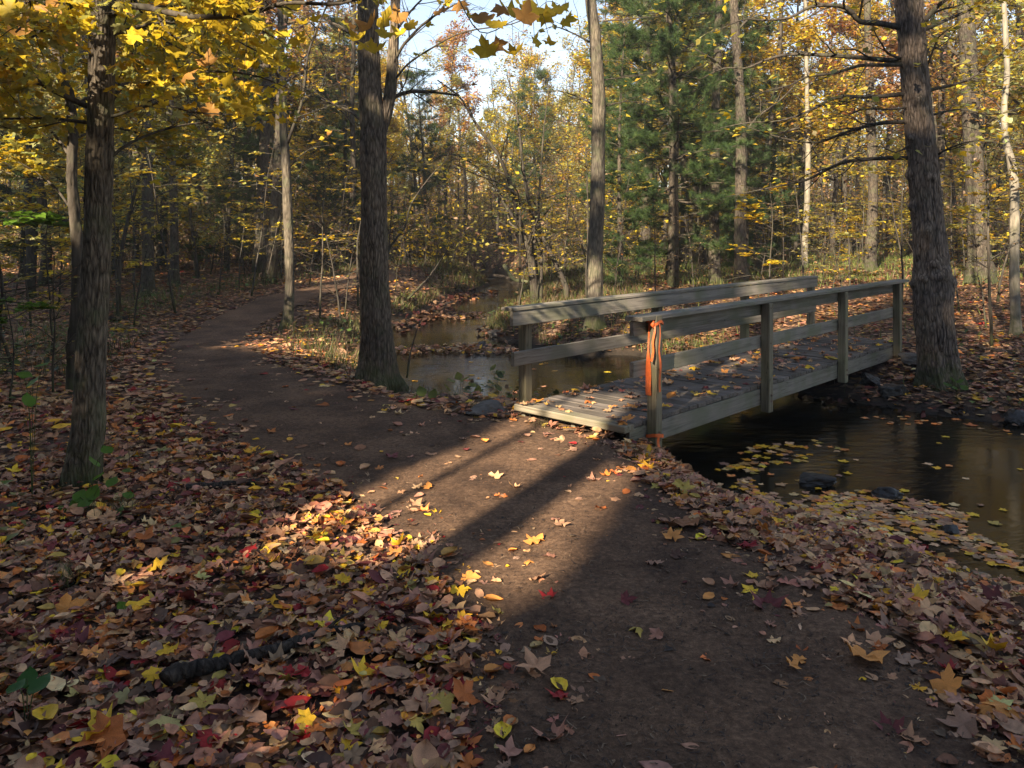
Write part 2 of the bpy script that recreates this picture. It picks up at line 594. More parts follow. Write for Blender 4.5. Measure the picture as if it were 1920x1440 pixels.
def path_mat():
    m, nt, out = mat('trodden_earth')
    L = nt.links.new
    v = coords(nt)
    n1 = N(nt, 'ShaderNodeTexNoise', Scale=55.0, Detail=8.0, Roughness=0.7)
    n2 = N(nt, 'ShaderNodeTexNoise', Scale=1.6, Detail=5.0, Roughness=0.6)
    n3 = N(nt, 'ShaderNodeTexNoise', Scale=240.0, Detail=3.0, Roughness=0.7)
    n1.inputs['Scale'].default_value = 34.0
    n1.inputs['Roughness'].default_value = 0.82
    for n in (n1, n2, n3):
        L(v, n.inputs['Vector'])
    r1 = ramp(nt, [(0.3, (0.048, 0.029, 0.019)), (0.5, (0.135, 0.084, 0.054)), (0.7, (0.28, 0.178, 0.112))])
    L(n1.outputs[0], r1.inputs[0])
    r2 = ramp(nt, [(0.36, (0.55, 0.53, 0.54)), (0.64, (1.2, 1.15, 1.1))])
    L(n2.outputs[0], r2.inputs[0])
    mx = N(nt, 'ShaderNodeMix', data_type='RGBA', blend_type='MULTIPLY')
    mx.inputs[0].default_value = 1
    L(r1.outputs[0], mx.inputs[6])
    L(r2.outputs[0], mx.inputs[7])
    p = N(nt, 'ShaderNodeBsdfPrincipled', Roughness=0.9)
    p.inputs['Specular IOR Level'].default_value = 0.15
    L(mx.outputs[2], p.inputs['Base Color'])
    b = N(nt, 'ShaderNodeBump', Strength=0.7, Distance=0.02)
    L(n1.outputs[0], b.inputs['Height'])
    b2 = N(nt, 'ShaderNodeBump', Strength=0.6, Distance=0.006)
    L(n3.outputs[0], b2.inputs['Height'])
    L(b.outputs[0], b2.inputs['Normal'])
    L(b2.outputs[0], p.inputs['Normal'])
    L(p.outputs[0], out.inputs[0])
    return m

def water_mat():
    m, nt, out = mat('brown_stream_water')
    L = nt.links.new
    v = coords(nt, (1.0, 1.0, 1.0))
    mp = nt.nodes.new('ShaderNodeMapping')
    mp.inputs['Rotation'].default_value = (0, 0, math.radians(35))
    mp.inputs['Scale'].default_value = (1.6, 5.0, 1)
    L(v, mp.inputs[0])
    n1 = N(nt, 'ShaderNodeTexNoise', Scale=2.0, Detail=4.0, Roughness=0.55, Distortion=0.8)
    L(mp.outputs[0], n1.inputs['Vector'])
    n2 = N(nt, 'ShaderNodeTexNoise', Scale=0.55, Detail=2.0)
    L(v, n2.inputs['Vector'])
    r2 = ramp(nt, [(0.42, (0.06,) * 3), (0.62, (0.55,) * 3)])
    L(n2.outputs[0], r2.inputs[0])
    mul = N(nt, 'ShaderNodeMath', operation='MULTIPLY')
    L(n1.outputs[0], mul.inputs[0])
    L(r2.outputs[0], mul.inputs[1])
    b = N(nt, 'ShaderNodeBump', Strength=0.6, Distance=0.04)
    L(mul.outputs[0], b.inputs['Height'])
    p = N(nt, 'ShaderNodeBsdfPrincipled', Roughness=0.10, IOR=1.33)
    p.inputs['Specular IOR Level'].default_value = 0.36
    r = ramp(nt, [(0.35, (0.004, 0.0035, 0.002)), (0.65, (0.014, 0.010, 0.005))])
    n4 = N(nt, 'ShaderNodeTexNoise', Scale=2.5, Detail=4.0)
    L(v, n4.inputs['Vector'])
    L(n4.outputs[0], r.inputs[0])
    L(r.outputs[0], p.inputs['Base Color'])
    L(b.outputs[0], p.inputs['Normal'])
    L(p.outputs[0], out.inputs[0])
    return m

M_LEAF = leaf_mat('autumn_leaf', 0.48, 0.5, 0.25)
M_DRY = leaf_mat('fallen_leaf', 0.12, 0.6, 0.25, vary=0.3, scale=45)
M_NEEDLE = leaf_mat('pine_needles', 0.2, 0.55, 0.2, vary=0.2, scale=4)
M_GRASS = leaf_mat('grass_blades', 0.25, 0.5, 0.25, vary=0.2, scale=5)
M_BARK_A = bark_mat('furrowed_bark', (0.018, 0.014, 0.010), (0.20, 0.165, 0.125), 1.0, 0.5, 15, 1.0)
M_BARK_B = bark_mat('grey_brown_bark', (0.022, 0.017, 0.013), (0.19, 0.150, 0.115), 1.1, 0.2, 13, 1.0)
M_BARK_C = bark_mat('smooth_pale_bark', (0.12, 0.105, 0.085), (0.36, 0.32, 0.26), 0.5, 0.3, 6, 0.35)
M_BARK_D = bark_mat('reddish_scaly_bark', (0.024, 0.018, 0.015), (0.22, 0.172, 0.140), 1.2, 0.1, 12, 1.0)
M_BARK_E = bark_mat('mottled_grey_bark', (0.030, 0.025, 0.020), (0.175, 0.148, 0.115), 0.7, 0.3, 10, 0.6)
M_BARK_F = bark_mat('dark_woodland_bark', (0.014, 0.011, 0.009), (0.115, 0.095, 0.076), 1.0, 0.3, 12, 0.9)
M_TWIG = bark_mat('dark_twig_bark', (0.025, 0.02, 0.016), (0.10, 0.085, 0.07), 0.6, 0.15, 8, 0.3)
M_WOOD_X = wood_mat('weathered_timber', (0.20, 0.175, 0.145), (0.075, 0.062, 0.05), (0.12, 0.125, 0.07), 0)
M_WOOD_Y = wood_mat('weathered_planks', (0.15, 0.125, 0.107), (0.045, 0.037, 0.031), (0.075, 0.065, 0.05), 1)
M_WOOD_Z = wood_mat('weathered_post', (0.20, 0.17, 0.115), (0.085, 0.07, 0.045), (0.14, 0.14, 0.07), 2)
M_ROCK = plain_mat('dark_wet_stone', (0.028, 0.024, 0.021), 0.5, 9, 0.5, 0.7, 0.4)
M_MOSS = plain_mat('mossy_stone', (0.05, 0.06, 0.025), 0.9, 14, 0.6, 0.8)
M_RIBBON = plain_mat('orange_tape', (0.78, 0.16, 0.04), 0.45, 25, 0.25, 0.2, 0.4)
M_LOG = bark_mat('rotting_bark', (0.012, 0.010, 0.009), (0.075, 0.06, 0.05), 1.0, 0, 14)
M_STICK = bark_mat('stick_bark', (0.03, 0.022, 0.018), (0.13, 0.10, 0.08), 0.6, 0, 10, 0.3)

# ------------------------------------------------------------------ ground, path, water
def axis(lo, f0, f1, hi, fine, grow=1.12):
    a = list(np.arange(f0, f1, fine))
    s, p = fine, a[-1]
    while p < hi:
        s *= grow
        p += s
        a.append(p)
    s, p = fine, a[0]
    b = []
    while p > lo:
        s *= grow
        p -= s
        b.append(p)
    return np.array(b[::-1] + a)

xs = axis(-500, -7.6, 7.5, 500, 0.075)
ya = axis(-120, 1.6, 15.5, 15.6, 0.07, 1.07)
yb = ya[-1] + np.cumsum(np.full(130, 0.12))
yc = axis(0, 0, 0.13, 900, 0.12, 1.08)
ys = np.concatenate([ya, yb, yb[-1] + yc[yc > 0.01]])
X, Y = np.meshgrid(xs, ys)
Z = ground_z(X, Y)
ssd = stream_sd(X, Y)
mudw = 1 - sstep(0.05, 0.55, ssd)
nx, ny = len(xs), len(ys)
i = np.arange(ny - 1)[:, None] * nx
j = np.arange(nx - 1)[None, :]
Q = np.stack([i + j, i + j + 1, i + nx + j + 1, i + nx + j], -1).reshape(-1, 4)
g = Geo()
g.add(np.stack([X, Y, Z], -1).reshape(-1, 3), None, Q, np.stack([mudw, mudw * 0, mudw * 0], -1).reshape(-1, 3))
kind(obj('ground', g.mesh('ground', ground_mat())), 'structure')

xs = np.arange(-7.5, 3.0, 0.05)
ys = np.concatenate([np.arange(-3, 12, 0.05), np.arange(12, 30, 0.12)])
X, Y = np.meshgrid(xs, ys)
psd = path_sd(X, Y)
Z = ground_z(X, Y) + 0.008 + 0.02 * sstep(11, 16, Y) + np.clip(0.006 - psd * 0.02, -0.008, 0.008) + 0.007 * fbm(X * 5, Y * 5, 0, 21, 3) + 0.004 * vn(X * 16, Y * 16, 0, 24)
nx, ny = len(xs), len(ys)
i = np.arange(ny - 1)[:, None] * nx
j = np.arange(nx - 1)[None, :]
Q = np.stack([i + j, i + j + 1, i + nx + j + 1, i + nx + j], -1).reshape(-1, 4)
inside = (psd.ravel() < 0.06)
Q = Q[inside[Q].all(1)]
used = np.unique(Q)
remap = np.full(nx * ny, -1)
remap[used] = np.arange(len(used))
g = Geo()
g.add(np.stack([X, Y, Z], -1).reshape(-1, 3)[used], None, remap[Q])
kind(obj('path', g.mesh('path', path_mat())), 'structure')

g = Geo()
xs = np.arange(-10, 18, 0.5)
ys = np.arange(-6, 44, 0.5)
X, Y = np.meshgrid(xs, ys)
ok = stream_sd(X, Y) < 0.8
nx, ny = len(xs), len(ys)
i = np.arange(ny - 1)[:, None] * nx
j = np.arange(nx - 1)[None, :]
Q = np.stack([i + j, i + j + 1, i + nx + j + 1, i + nx + j], -1).reshape(-1, 4)
Q = Q[ok.ravel()[Q].any(1)]
g.add(np.stack([X, Y, np.full(X.shape, WZ)], -1).reshape(-1, 3), None, Q)
kind(obj('stream_water', g.mesh('stream_water', water_mat())), 'structure')

# ------------------------------------------------------------------ leaves
def maple(curl, fold, seed, stalk=True):
    rng = np.random.RandomState(seed)
    half = [(0.0, -0.36), (0.13, -0.37), (0.33, -0.42), (0.29, -0.24), (0.40, -0.16), (0.55, 0.06), (0.40, 0.08), (0.31, 0.16), (0.17, 0.10), (0.21, 0.30), (0.13, 0.34), (0.0, 0.60)]
    h = np.array(half) * (1 + rng.normal(0, 0.035, (12, 1)))
    o = np.vstack([h, (h[1:-1] * [-1, 1])[::-1] * (1 + rng.normal(0, 0.05, (10, 1)))])
    V = np.vstack([[0, -0.06], o])
    z = curl * (V[:, 0] ** 2 + V[:, 1] ** 2) + fold * np.abs(V[:, 0]) + rng.normal(0, 0.05, len(V)) + 0.16 * curl * np.sin(V[:, 0] * 5 + seed)
    V = np.column_stack([V, z])
    n = len(o)
    T = [(0, 1 + k, 1 + (k + 1) % n) for k in range(n)]
    T = [(a, c, b) if np.cross(V[b] - V[a], V[c] - V[a])[2] < 0 else (a, b, c) for a, b, c in T]
    V = list(V)
    if stalk:
        b = len(V)
        V += [np.array([-0.012, -0.36, z[1]]), np.array([0.012, -0.36, z[1]]), np.array([0.05, -0.75, z[1] + 0.08])]
        T.append((b, b + 1, b + 2))
    return np.array(V), np.array(T)

def oval(curl, fold, w=0.32, seed=0):
    rng = np.random.RandomState(seed)
    y = np.array([-0.5, -0.3, 0.0, 0.28, 0.55])
    ww = np.array([0.02, 0.75, 1.0, 0.7, 0.0]) * w
    V, T = [], []
    for k in range(5):
        for s in (-1, 0, 1):
            x = s * ww[k]
            V.append((x + rng.normal(0, 0.01), y[k], curl * y[k] ** 2 + fold * abs(x) + curl * 1.2 * x * x + rng.normal(0, 0.02)))
    for k in range(4):
        a = k * 3
        for q in (0, 1):
            T += [(a + q, a + q + 1, a + q + 4), (a + q, a + q + 4, a + q + 3)]
    return np.array(V), np.array(T)

DIAMOND = (np.array([(0, -0.5, 0), (0.33, 0.02, 0.10), (0, 0.55, 0.02), (-0.33, 0.02, 0.10)]), np.array([(0, 1, 2), (0, 2, 3)]))
SMALL = (np.array([(0, -0.5, 0.0), (0.3, -0.25, 0.06), (0.42, 0.05, 0.10), (0.2, 0.2, 0.03), (0, 0.55, -0.03), (-0.2, 0.2, 0.03), (-0.42, 0.05, 0.10), (-0.3, -0.25, 0.06)]),
         np.array([(0, 1, 4), (1, 2, 3), (1, 3, 4), (0, 4, 7), (4, 5, 7), (5, 6, 7)]))
MAPLES = [maple(c, f, s) for s, (c, f) in enumerate([(0.25, 0.12), (-0.40, 0.12), (0.5, 0.3), (-0.3, -0.22), (0.10, 0.06), (0.75, -0.1)])]
OVALS = [oval(c, f, w, s) for s, (c, f, w) in enumerate([(0.3, 0.2, 0.3), (-0.4, 0.3, 0.26), (0.6, 0.5, 0.34)])]

def rots(rng, n, tilt, yaw=None):
    """Rotation matrices: random yaw, then a lean of about `tilt` radians in a random direction."""
    a = rng.uniform(0, 2 * math.pi, n) if yaw is None else yaw
    t = rng.normal(0, 1, n) * tilt
    b = rng.uniform(0, 2 * math.pi, n)
    ca, sa = np.cos(a), np.sin(a)
    Rz = np.zeros((n, 3, 3))
    Rz[:, 0, 0], Rz[:, 0, 1], Rz[:, 1, 0], Rz[:, 1, 1], Rz[:, 2, 2] = ca, -sa, sa, ca, 1
    kx, ky = np.cos(b), np.sin(b)
    c, s = np.cos(t), np.sin(t)
    Rt = np.zeros((n, 3, 3))
    Rt[:, 0, 0] = c + kx * kx * (1 - c)
    Rt[:, 0, 1] = kx * ky * (1 - c)
    Rt[:, 0, 2] = ky * s
    Rt[:, 1, 0] = kx * ky * (1 - c)
    Rt[:, 1, 1] = c + ky * ky * (1 - c)
    Rt[:, 1, 2] = -kx * s
    Rt[:, 2, 0] = -ky * s
    Rt[:, 2, 1] = kx * s
    Rt[:, 2, 2] = c
    return Rt @ Rz

SJ = np.random.RandomState(4)

def scatter(g, tmpl, P, Rm, S, C):
    V, T = tmpl
    n, k = len(P), len(V)
    if n == 0:
        return
    W = np.einsum('nij,kj->nki', Rm, V) * np.asarray(S)[:, None, None] + P[:, None, :]
    TT = (T[None] + (np.arange(n) * k)[:, None, None]).reshape(-1, 3)
    CC = np.repeat(C, k, 0)
    if k > 7:                                                       # browned edges and blotches
        CC = np.clip(CC * SJ.uniform(0.74, 1.16, (n * k, 1)), 0, 0.9)
    g.add(W.reshape(-1, 3), TT, None, CC)

PAL = {'golden yellow': (0.63, 0.46, 0.035), 'deep yellow': (0.55, 0.37, 0.02), 'tan': (0.38, 0.25, 0.15), 'dusty pink': (0.31, 0.18, 0.13), 'rust orange': (0.36, 0.13, 0.035),
       'amber': (0.50, 0.26, 0.07), 'crimson': (0.22, 0.018, 0.022), 'maroon': (0.11, 0.032, 0.035), 'chestnut brown': (0.16, 0.085, 0.05), 'grey brown': (0.25, 0.175, 0.125),
       'pale green': (0.36, 0.36, 0.15), 'olive yellow': (0.34, 0.30, 0.07), 'dark brown': (0.075, 0.045, 0.033), 'cream': (0.52, 0.38, 0.22)}
WARM = np.array([1.0, 1.0, 1.0])
GREENS = [(0.075, 0.15, 0.02), (0.11, 0.19, 0.025), (0.05, 0.11, 0.02)]

def pick(rng, names, w, n, jit=0.16):
    w = np.array(w, float)
    k = rng.choice(len(names), n, p=w / w.sum())
    C = np.array([np.array(PAL[q]) * ([1, 0.84, 1] if WARM[0] > 1 and q in ('golden yellow', 'deep yellow', 'olive yellow', 'amber') else [1, 1, 1]) for q in names])[k]
    return np.clip(C * WARM * (1 + rng.normal(0, jit, (n, 1))) * (1 + rng.normal(0, jit * 0.4, (n, 3))), 0.004, 0.9)

# ------------------------------------------------------------------ footbridge
BD = np.array([0.6875, 0.7262])
BL = np.array([-0.7262, 0.6875])
BP = np.array([0.885, 6.353])
DECK = 0.12

def bw(x, y, z=0.0):
    """Bridge coordinates (along, across, up) to the world."""
    return np.array([*(BP + BD * x + BL * y), z])

def bl(x, y):
    q = np.stack([np.asarray(x) - BP[0], np.asarray(y) - BP[1]], -1)
    return q @ BD, q @ BL

def along_for(px, y):
    t = np.linspace(-1, 8, 2000)
    p = BP[None] + BD[None] * t[:, None] + BL[None] * y
    return float(t[np.argmin(np.abs(CX + F * p[:, 0] / p[:, 1] - px))])

brng = np.random.RandomState(3)
bridge = thing('footbridge', 'weathered wooden footbridge with two railed sides crossing the brown stream', 'bridge', (BP[0], BP[1], 0), math.atan2(BD[1], BD[0]))
dm = []
for k in range(7):
    g = Geo()
    w = 0.068 + brng.uniform(-0.002, 0.001)
    box(g, (-w, brng.uniform(0.002, 0.016), -0.038), (w, 1.19 - brng.uniform(0, 0.014), 0), 0.005)
    dm.append(g.mesh('deck_board', M_WOOD_Y, False))
nb = 46
for k in range(1, nb):
    o = obj('deck_board', dm[brng.randint(7)], bridge, (0.075 + k * 0.1445, 0, DECK + brng.uniform(-0.004, 0.004)))
    o.rotation_euler = (brng.normal(0, 0.002), brng.normal(0, 0.012), brng.normal(0, 0.003))
g = Geo()
box(g, (0.0, -0.012, 0.066), (0.135, 1.20, DECK + 0.004), 0.007)
obj('front_board', g.mesh('front_board', wood_mat('sunlit_tone_front_board', (0.24, 0.205, 0.15), (0.10, 0.085, 0.06), (0.15, 0.15, 0.08), 1), False), bridge)  # lighter timber colour paints the sunlight onto this front face
for y0, nm in ((0.006, 'outer'), (0.57, 'mid'), (1.146, 'outer')):
    g = Geo()
    box(g, (0.09, y0, -0.085), (6.66, y0 + 0.042, 0.079), 0.004)
    obj('stringer', g.mesh('stringer', M_WOOD_X, False), bridge)
for x0 in (0.16, 6.42):
    g = Geo()
    box(g, (x0, 0.05, -0.235), (x0 + 0.16, 1.145, -0.087), 0.01)
    obj('sill_beam', g.mesh('sill_beam', M_WOOD_Y, False), bridge)

M_RUST = plain_mat('rusty_bolt', (0.10, 0.05, 0.03), 0.6, 60, 0.5, 0.3, 0.5)
g = Geo()
tube(g, np.array([(0, 0, -0.004), (0, 0, 0.004), (0, 0, 0.009)]), [0.014, 0.014, 0.009], 10)
BOLT = g.mesh('bolt', M_RUST, False)

def post(t, y, zb, zt, outer):
    g = Geo()
    box(g, (-0.046, -0.046, zb), (0.046, 0.046, zt), 0.006)
    o = obj('post', g.mesh('post', M_WOOD_Z, False), bridge, (t, y, 0))
    o.rotation_euler = (brng.normal(0, 0.004), brng.normal(0, 0.004), brng.normal(0, 0.02))
    for zz in ((0.02, -0.035) if zb < -0.1 else (0.02,)):
        b_ = obj('bolt', BOLT, o, (0.004, outer * 0.047, zz))
        b_.rotation_euler = (math.pi / 2 * outer, 0, 0)
    for zz in (0.545, 0.90):
        b_ = obj('bolt', BOLT, o, (-0.01, outer * 0.047, zz))
        b_.rotation_euler = (math.pi / 2 * outer, 0, 0)
        b_.scale = (0.6, 0.6, 0.6)


near_posts = [(along_for(1227, -0.045), -0.34), (along_for(1438, -0.045), -0.15), (along_for(1580.5, -0.045), -0.13), (along_for(1683, -0.045), -0.06)]
far_posts = [(along_for(985, 1.236), -0.4), (along_for(1231, 1.236), -0.15), (along_for(1396, 1.236), -0.1), (along_for(1520, 1.236), -0.06)]
for t, zb in near_posts:
    post(t, -0.045, zb, 0.947 if t > 1 else 0.985, -1)
for t, zb in far_posts:
    post(t, 1.236, zb, 0.947, 1)
tn0, tn1 = along_for(1187, 0.01), along_for(1696, -0.02)
tf0, tf1 = along_for(960, 1.16), along_for(1531, 1.16)

def rail(nm, x0, x1, y0, y1, z0, z1, m=M_WOOD_X, sag=0.0):
    g = Geo()
    n = 16
    xsn = np.linspace(x0, x1, n)
    ring = np.array([(y0 + .004, z0), (y1 - .004, z0), (y1, z0 + .004), (y1, z1 - .004), (y1 - .004, z1), (y0 + .004, z1), (y0, z1 - .004), (y0, z0 + .004)])
    wv = 0.004 * vn(xsn * 0.9, y0 * 7, z0 * 5, 31)
    wz = 0.004 * vn(xsn * 0.7, y0 * 7, z0 * 5, 32) - sag * np.sin(np.linspace(0, math.pi, n))
    V = np.stack([np.repeat(xsn[:, None], 8, 1), ring[None, :, 0] + wv[:, None], ring[None, :, 1] + wz[:, None]], -1)
    a = np.arange(n - 1)[:, None] * 8
    b = np.arange(8)[None]
    Qs = np.stack([a + b, a + (b + 1) % 8, a + 8 + (b + 1) % 8, a + 8 + b], -1).reshape(-1, 4)
    T = [(0, q + 1, q) for q in range(1, 7)] + [((n - 1) * 8, (n - 1) * 8 + q, (n - 1) * 8 + q + 1) for q in range(1, 7)]
    g.add(V.reshape(-1, 3), T, Qs)
    return obj(nm, g.mesh(nm, m, False), bridge)

rail('top_rail', tn0, tn1 - 0.03, 0.004, 0.044, 0.825, 0.946)
rail('lower_rail', tn0, tn1 - 0.1, 0.004, 0.044, 0.485, 0.612)
rail('rail_cap', tn0 - 0.01, tn1, -0.085, 0.085, 0.951, 0.985)
rail('top_rail', tf0, tf1, 1.146, 1.186, 0.832, 0.962)
rail('lower_rail', tf0 + 0.02, tf1 - 0.05, 1.146, 1.186, 0.47, 0.595)
rail('rail_cap', tf0 - 0.01, tf1 + 0.01, 1.138, 1.285, 0.966, 0.995)

# ------------------------------------------------------------------ ribbons on the near post
pt0 = near_posts[0][0]

def strip(g, P, w, side, c=(1, 1, 1)):
    P = np.array(P, float)
    side = np.array(side, float)
    side /= np.linalg.norm(side)
    P2 = refine(P, 5)
    n = len(P2)
    tw = 0.35 * np.sin(np.linspace(0, 5, n) + P2[0, 2] * 9)
    nrm = np.array([-BD[0] * .7 + BL[0] * -.7, -BD[1] * .7 + BL[1] * -.7, 0])
    sv = side[None] * np.cos(tw)[:, None] + nrm[None] * np.sin(tw)[:, None]
    ww = (w if np.ndim(w) else np.full(n, w))
    V = np.concatenate([P2 - sv * ww[:, None] / 2, P2 + sv * ww[:, None] / 2])
    Qs = [(q, q + 1, n + q + 1, n + q) for q in range(n - 1)]
    g.add(V, None, Qs, c)

rb = thing('marking_ribbon', 'long orange tape tied round the top of the near bridge post', 'ribbon', tuple(bw(pt0, -0.1, 0.9)))
org = bw(pt0, -0.1, 0.9)
fx = bw(pt0 - 0.052, -0.03, 0)          # on the face that looks back along the bridge
fy = bw(pt0 - 0.01, -0.099, 0)
for nm, base, pts, w in (
    ('tail', fx, [(0, 0, 0.93), (-0.005, 0.006, 0.80), (-0.012, -0.012, 0.66), (-0.008, 0.004, 0.52), (-0.012, -0.01, 0.40), (-0.008, 0.0, 0.33)], np.r_[np.full(8, .016), np.linspace(.016, .05, 6), np.full(12, .052)]),
    ('tail', fy, [(0, 0, 0.93), (0.006, -0.004, 0.84), (-0.004, -0.01, 0.70), (0.008, -0.008, 0.58), (0.0, -0.012, 0.45), (0.004, -0.006, 0.36)], np.r_[np.full(8, .014), np.linspace(.014, .034, 8), np.full(10, .034)])):
    g = Geo()
    strip(g, [np.array([base[0] + a, base[1] + b, z]) - org for a, b, z in pts], w, (BL[0], BL[1], 0) if nm and base is fx else (BD[0], BD[1], 0))
    obj('tail', g.mesh('tail', M_RIBBON, True), rb)
g = Geo()
ang = np.linspace(0, 2 * math.pi, 24)
rr = 0.058 / np.maximum(np.abs(np.cos(ang)), np.abs(np.sin(ang))) ** 0.85
loop = np.array([bw(pt0 + r * math.cos(q), -0.045 + r * math.sin(q), 0.925 + 0.012 * math.sin(3 * q)) - org for q, r in zip(ang, rr)])
n = len(loop)
V = np.concatenate([loop + [0, 0, -0.012], loop + [0, 0, 0.012]])
g.add(V, None, [(q, q + 1, n + q + 1, n + q) for q in range(n - 1)])
obj('wrap', g.mesh('wrap', M_RIBBON, True), rb)
g = Geo()
kp = bw(pt0 - 0.055, -0.08, 0.915) - org
tube(g, np.array([kp + [-.01, -.005, -.03], kp + [-.018, -.012, 0], kp + [-.008, -.004, .03]]), [0.006, 0.019, 0.008], 8)
obj('knot', g.mesh('knot', M_RIBBON, True), rb)
rb2 = thing('marking_ribbon', 'short faded orange tape end hanging low on the near post by the stream bank', 'ribbon', tuple(bw(pt0, -0.1, -0.02)))
org = bw(pt0, -0.1, -0.02)
g = Geo()
strip(g, [bw(pt0 - 0.02, -0.1, z) + [dx, 0, 0] - org for z, dx in ((0.0, 0), (-0.05, -.006), (-0.12, .006), (-0.2, 0))], 0.034, (BD[0], BD[1], 0))
obj('tail', g.mesh('tail', M_RIBBON, True), rb2)
g = Geo()
org1 = np.array(rb.location)
strip(g, [bw(pt0 - 0.06 - 0.012 * k, -0.085 - 0.01 * (k % 2), z) - org1 for k, z in enumerate((0.92, 0.86, 0.78, 0.69, 0.62))], 0.02, (BL[0], BL[1], 0.3))
obj('tail', g.mesh('tail', M_RIBBON, True), rb)
g = Geo()
loop2 = np.array([bw(pt0 + r * math.cos(q), -0.045 + r * math.sin(q), 0.0 + 0.01 * math.sin(2 * q)) - org for q, r in zip(ang, rr)])
V = np.concatenate([loop2 + [0, 0, -0.014], loop2 + [0, 0, 0.014]])
g.add(V, None, [(q, q + 1, n + q + 1, n + q) for q in range(n - 1)])
obj('wrap', g.mesh('wrap', M_RIBBON, True), rb2)

# ------------------------------------------------------------------ trees that stand out one by one
def trunk_rows(pts, depth, zmax=30.0):
    """Photo outline [(x, y, width)] at a distance -> world polyline and radii."""
    P = np.array([at(x, y, depth) for x, y, w in pts])
    r = np.array([w / 2 * depth / F for x, y, w in pts])
    A = refine(np.column_stack([P, r]), 8)
    return A[:, :3], A[:, 3]

def hero_trunk(g, pts, depth, k=56, furrow=0.012, seed=0, flare=0.35, freq=16.0, step=0.028, top=None, knots=()):
    P, r = trunk_rows(pts, depth)
    gz = float(ground_z(P[0, 0], P[0, 1]))
    P = np.vstack([[P[0] + [0, 0, gz - 0.12 - P[0, 2]]], P]) if P[0, 2] > gz - 0.1 else P
    r = np.concatenate([[r[0]], r]) if len(r) < len(P) else r
    if top is not None:                                             # above the picture: to the tree's real height
        P = np.vstack([P, np.array([[P[-1, 0] + 0.15 * q * top[1], P[-1, 1] + 0.1 * q, P[-1, 2] + (top[0] - P[-1, 2]) * q] for q in (0.3, 0.65, 1.0)])])
        r = np.concatenate([r, r[-1] * np.array([0.8, 0.5, 0.12])])
    s = np.concatenate([[0], np.cumsum(np.linalg.norm(np.diff(P, axis=0), axis=1))])
    zcut = CAMZ + HY / F * depth + 0.4
    scut = np.interp(zcut, P[:, 2], s)
    ss = np.concatenate([np.arange(0, scut, step), np.linspace(scut, s[-1], 14)]) if s[-1] > scut + 0.2 else np.arange(0, s[-1], step)
    C = np.column_stack([np.interp(ss, s, P[:, q]) for q in range(3)])
    R = np.interp(ss, s, r)
    th = np.arange(k) * 2 * math.pi / k
    zz = C[:, 2] - gz
    fl = flare * np.exp(-np.maximum(zz, 0) / 0.16)
    lob = 1 + fl[:, None] * (0.6 + 0.55 * np.cos(5 * th + seed)[None] + 0.35 * np.cos(3 * th + seed * 2)[None])
    cx, sy = np.cos(th)[None] * np.ones((len(ss), 1)), np.sin(th)[None] * np.ones((len(ss), 1))
    rm = float(np.median(R))
    f = freq
    wig = 0.25 * fbm(ss[:, None] * 1.7, cx * 2, sy * 2, seed + 50, 2)
    n1 = np.minimum(np.abs(vn((cx + wig * .2) * rm * f * 2.2, sy * rm * f * 2.2, ss[:, None] * f * 0.24, seed)) * 4.5, 1.0) * 2 - 1
    n2 = vn(cx * rm * f * 5, sy * rm * f * 5, ss[:, None] * f * 1.3, seed + 1)
    n4 = np.minimum(np.abs(vn(cx * rm * f * 1.2, sy * rm * f * 1.2, ss[:, None] * f * 0.75, seed + 6)) * 6, 1.0) - 1
    n1 = n1 + 0.7 * n4
    n3 = fbm(cx * rm * 5, sy * rm * 5, ss[:, None] * 2.2, seed + 2, 2)
    Rr = R[:, None] * lob + furrow * (0.75 * n1 + 0.4 * n2) * (R / rm)[:, None] + R[:, None] * 0.07 * n3
    for (kz, kth, kr, kh) in knots:
        da = np.angle(np.exp(1j * (th - kth)))
        Rr = Rr + kh * np.exp(-((zz[:, None] - kz) / kr) ** 2 - (da[None] * rm / kr) ** 2)
    V = np.stack([C[:, 0:1] + cx * Rr, C[:, 1:2] + sy * Rr, C[:, 2:3] + 0 * Rr], -1)
    i = np.arange(len(ss) - 1)[:, None] * k
    j = np.arange(k)[None]
    Q = np.stack([i + j, i + (j + 1) % k, i + k + (j + 1) % k, i + k + j], -1).reshape(-1, 4)
    g.add(V.reshape(-1, 3), None, Q)
    return C, R

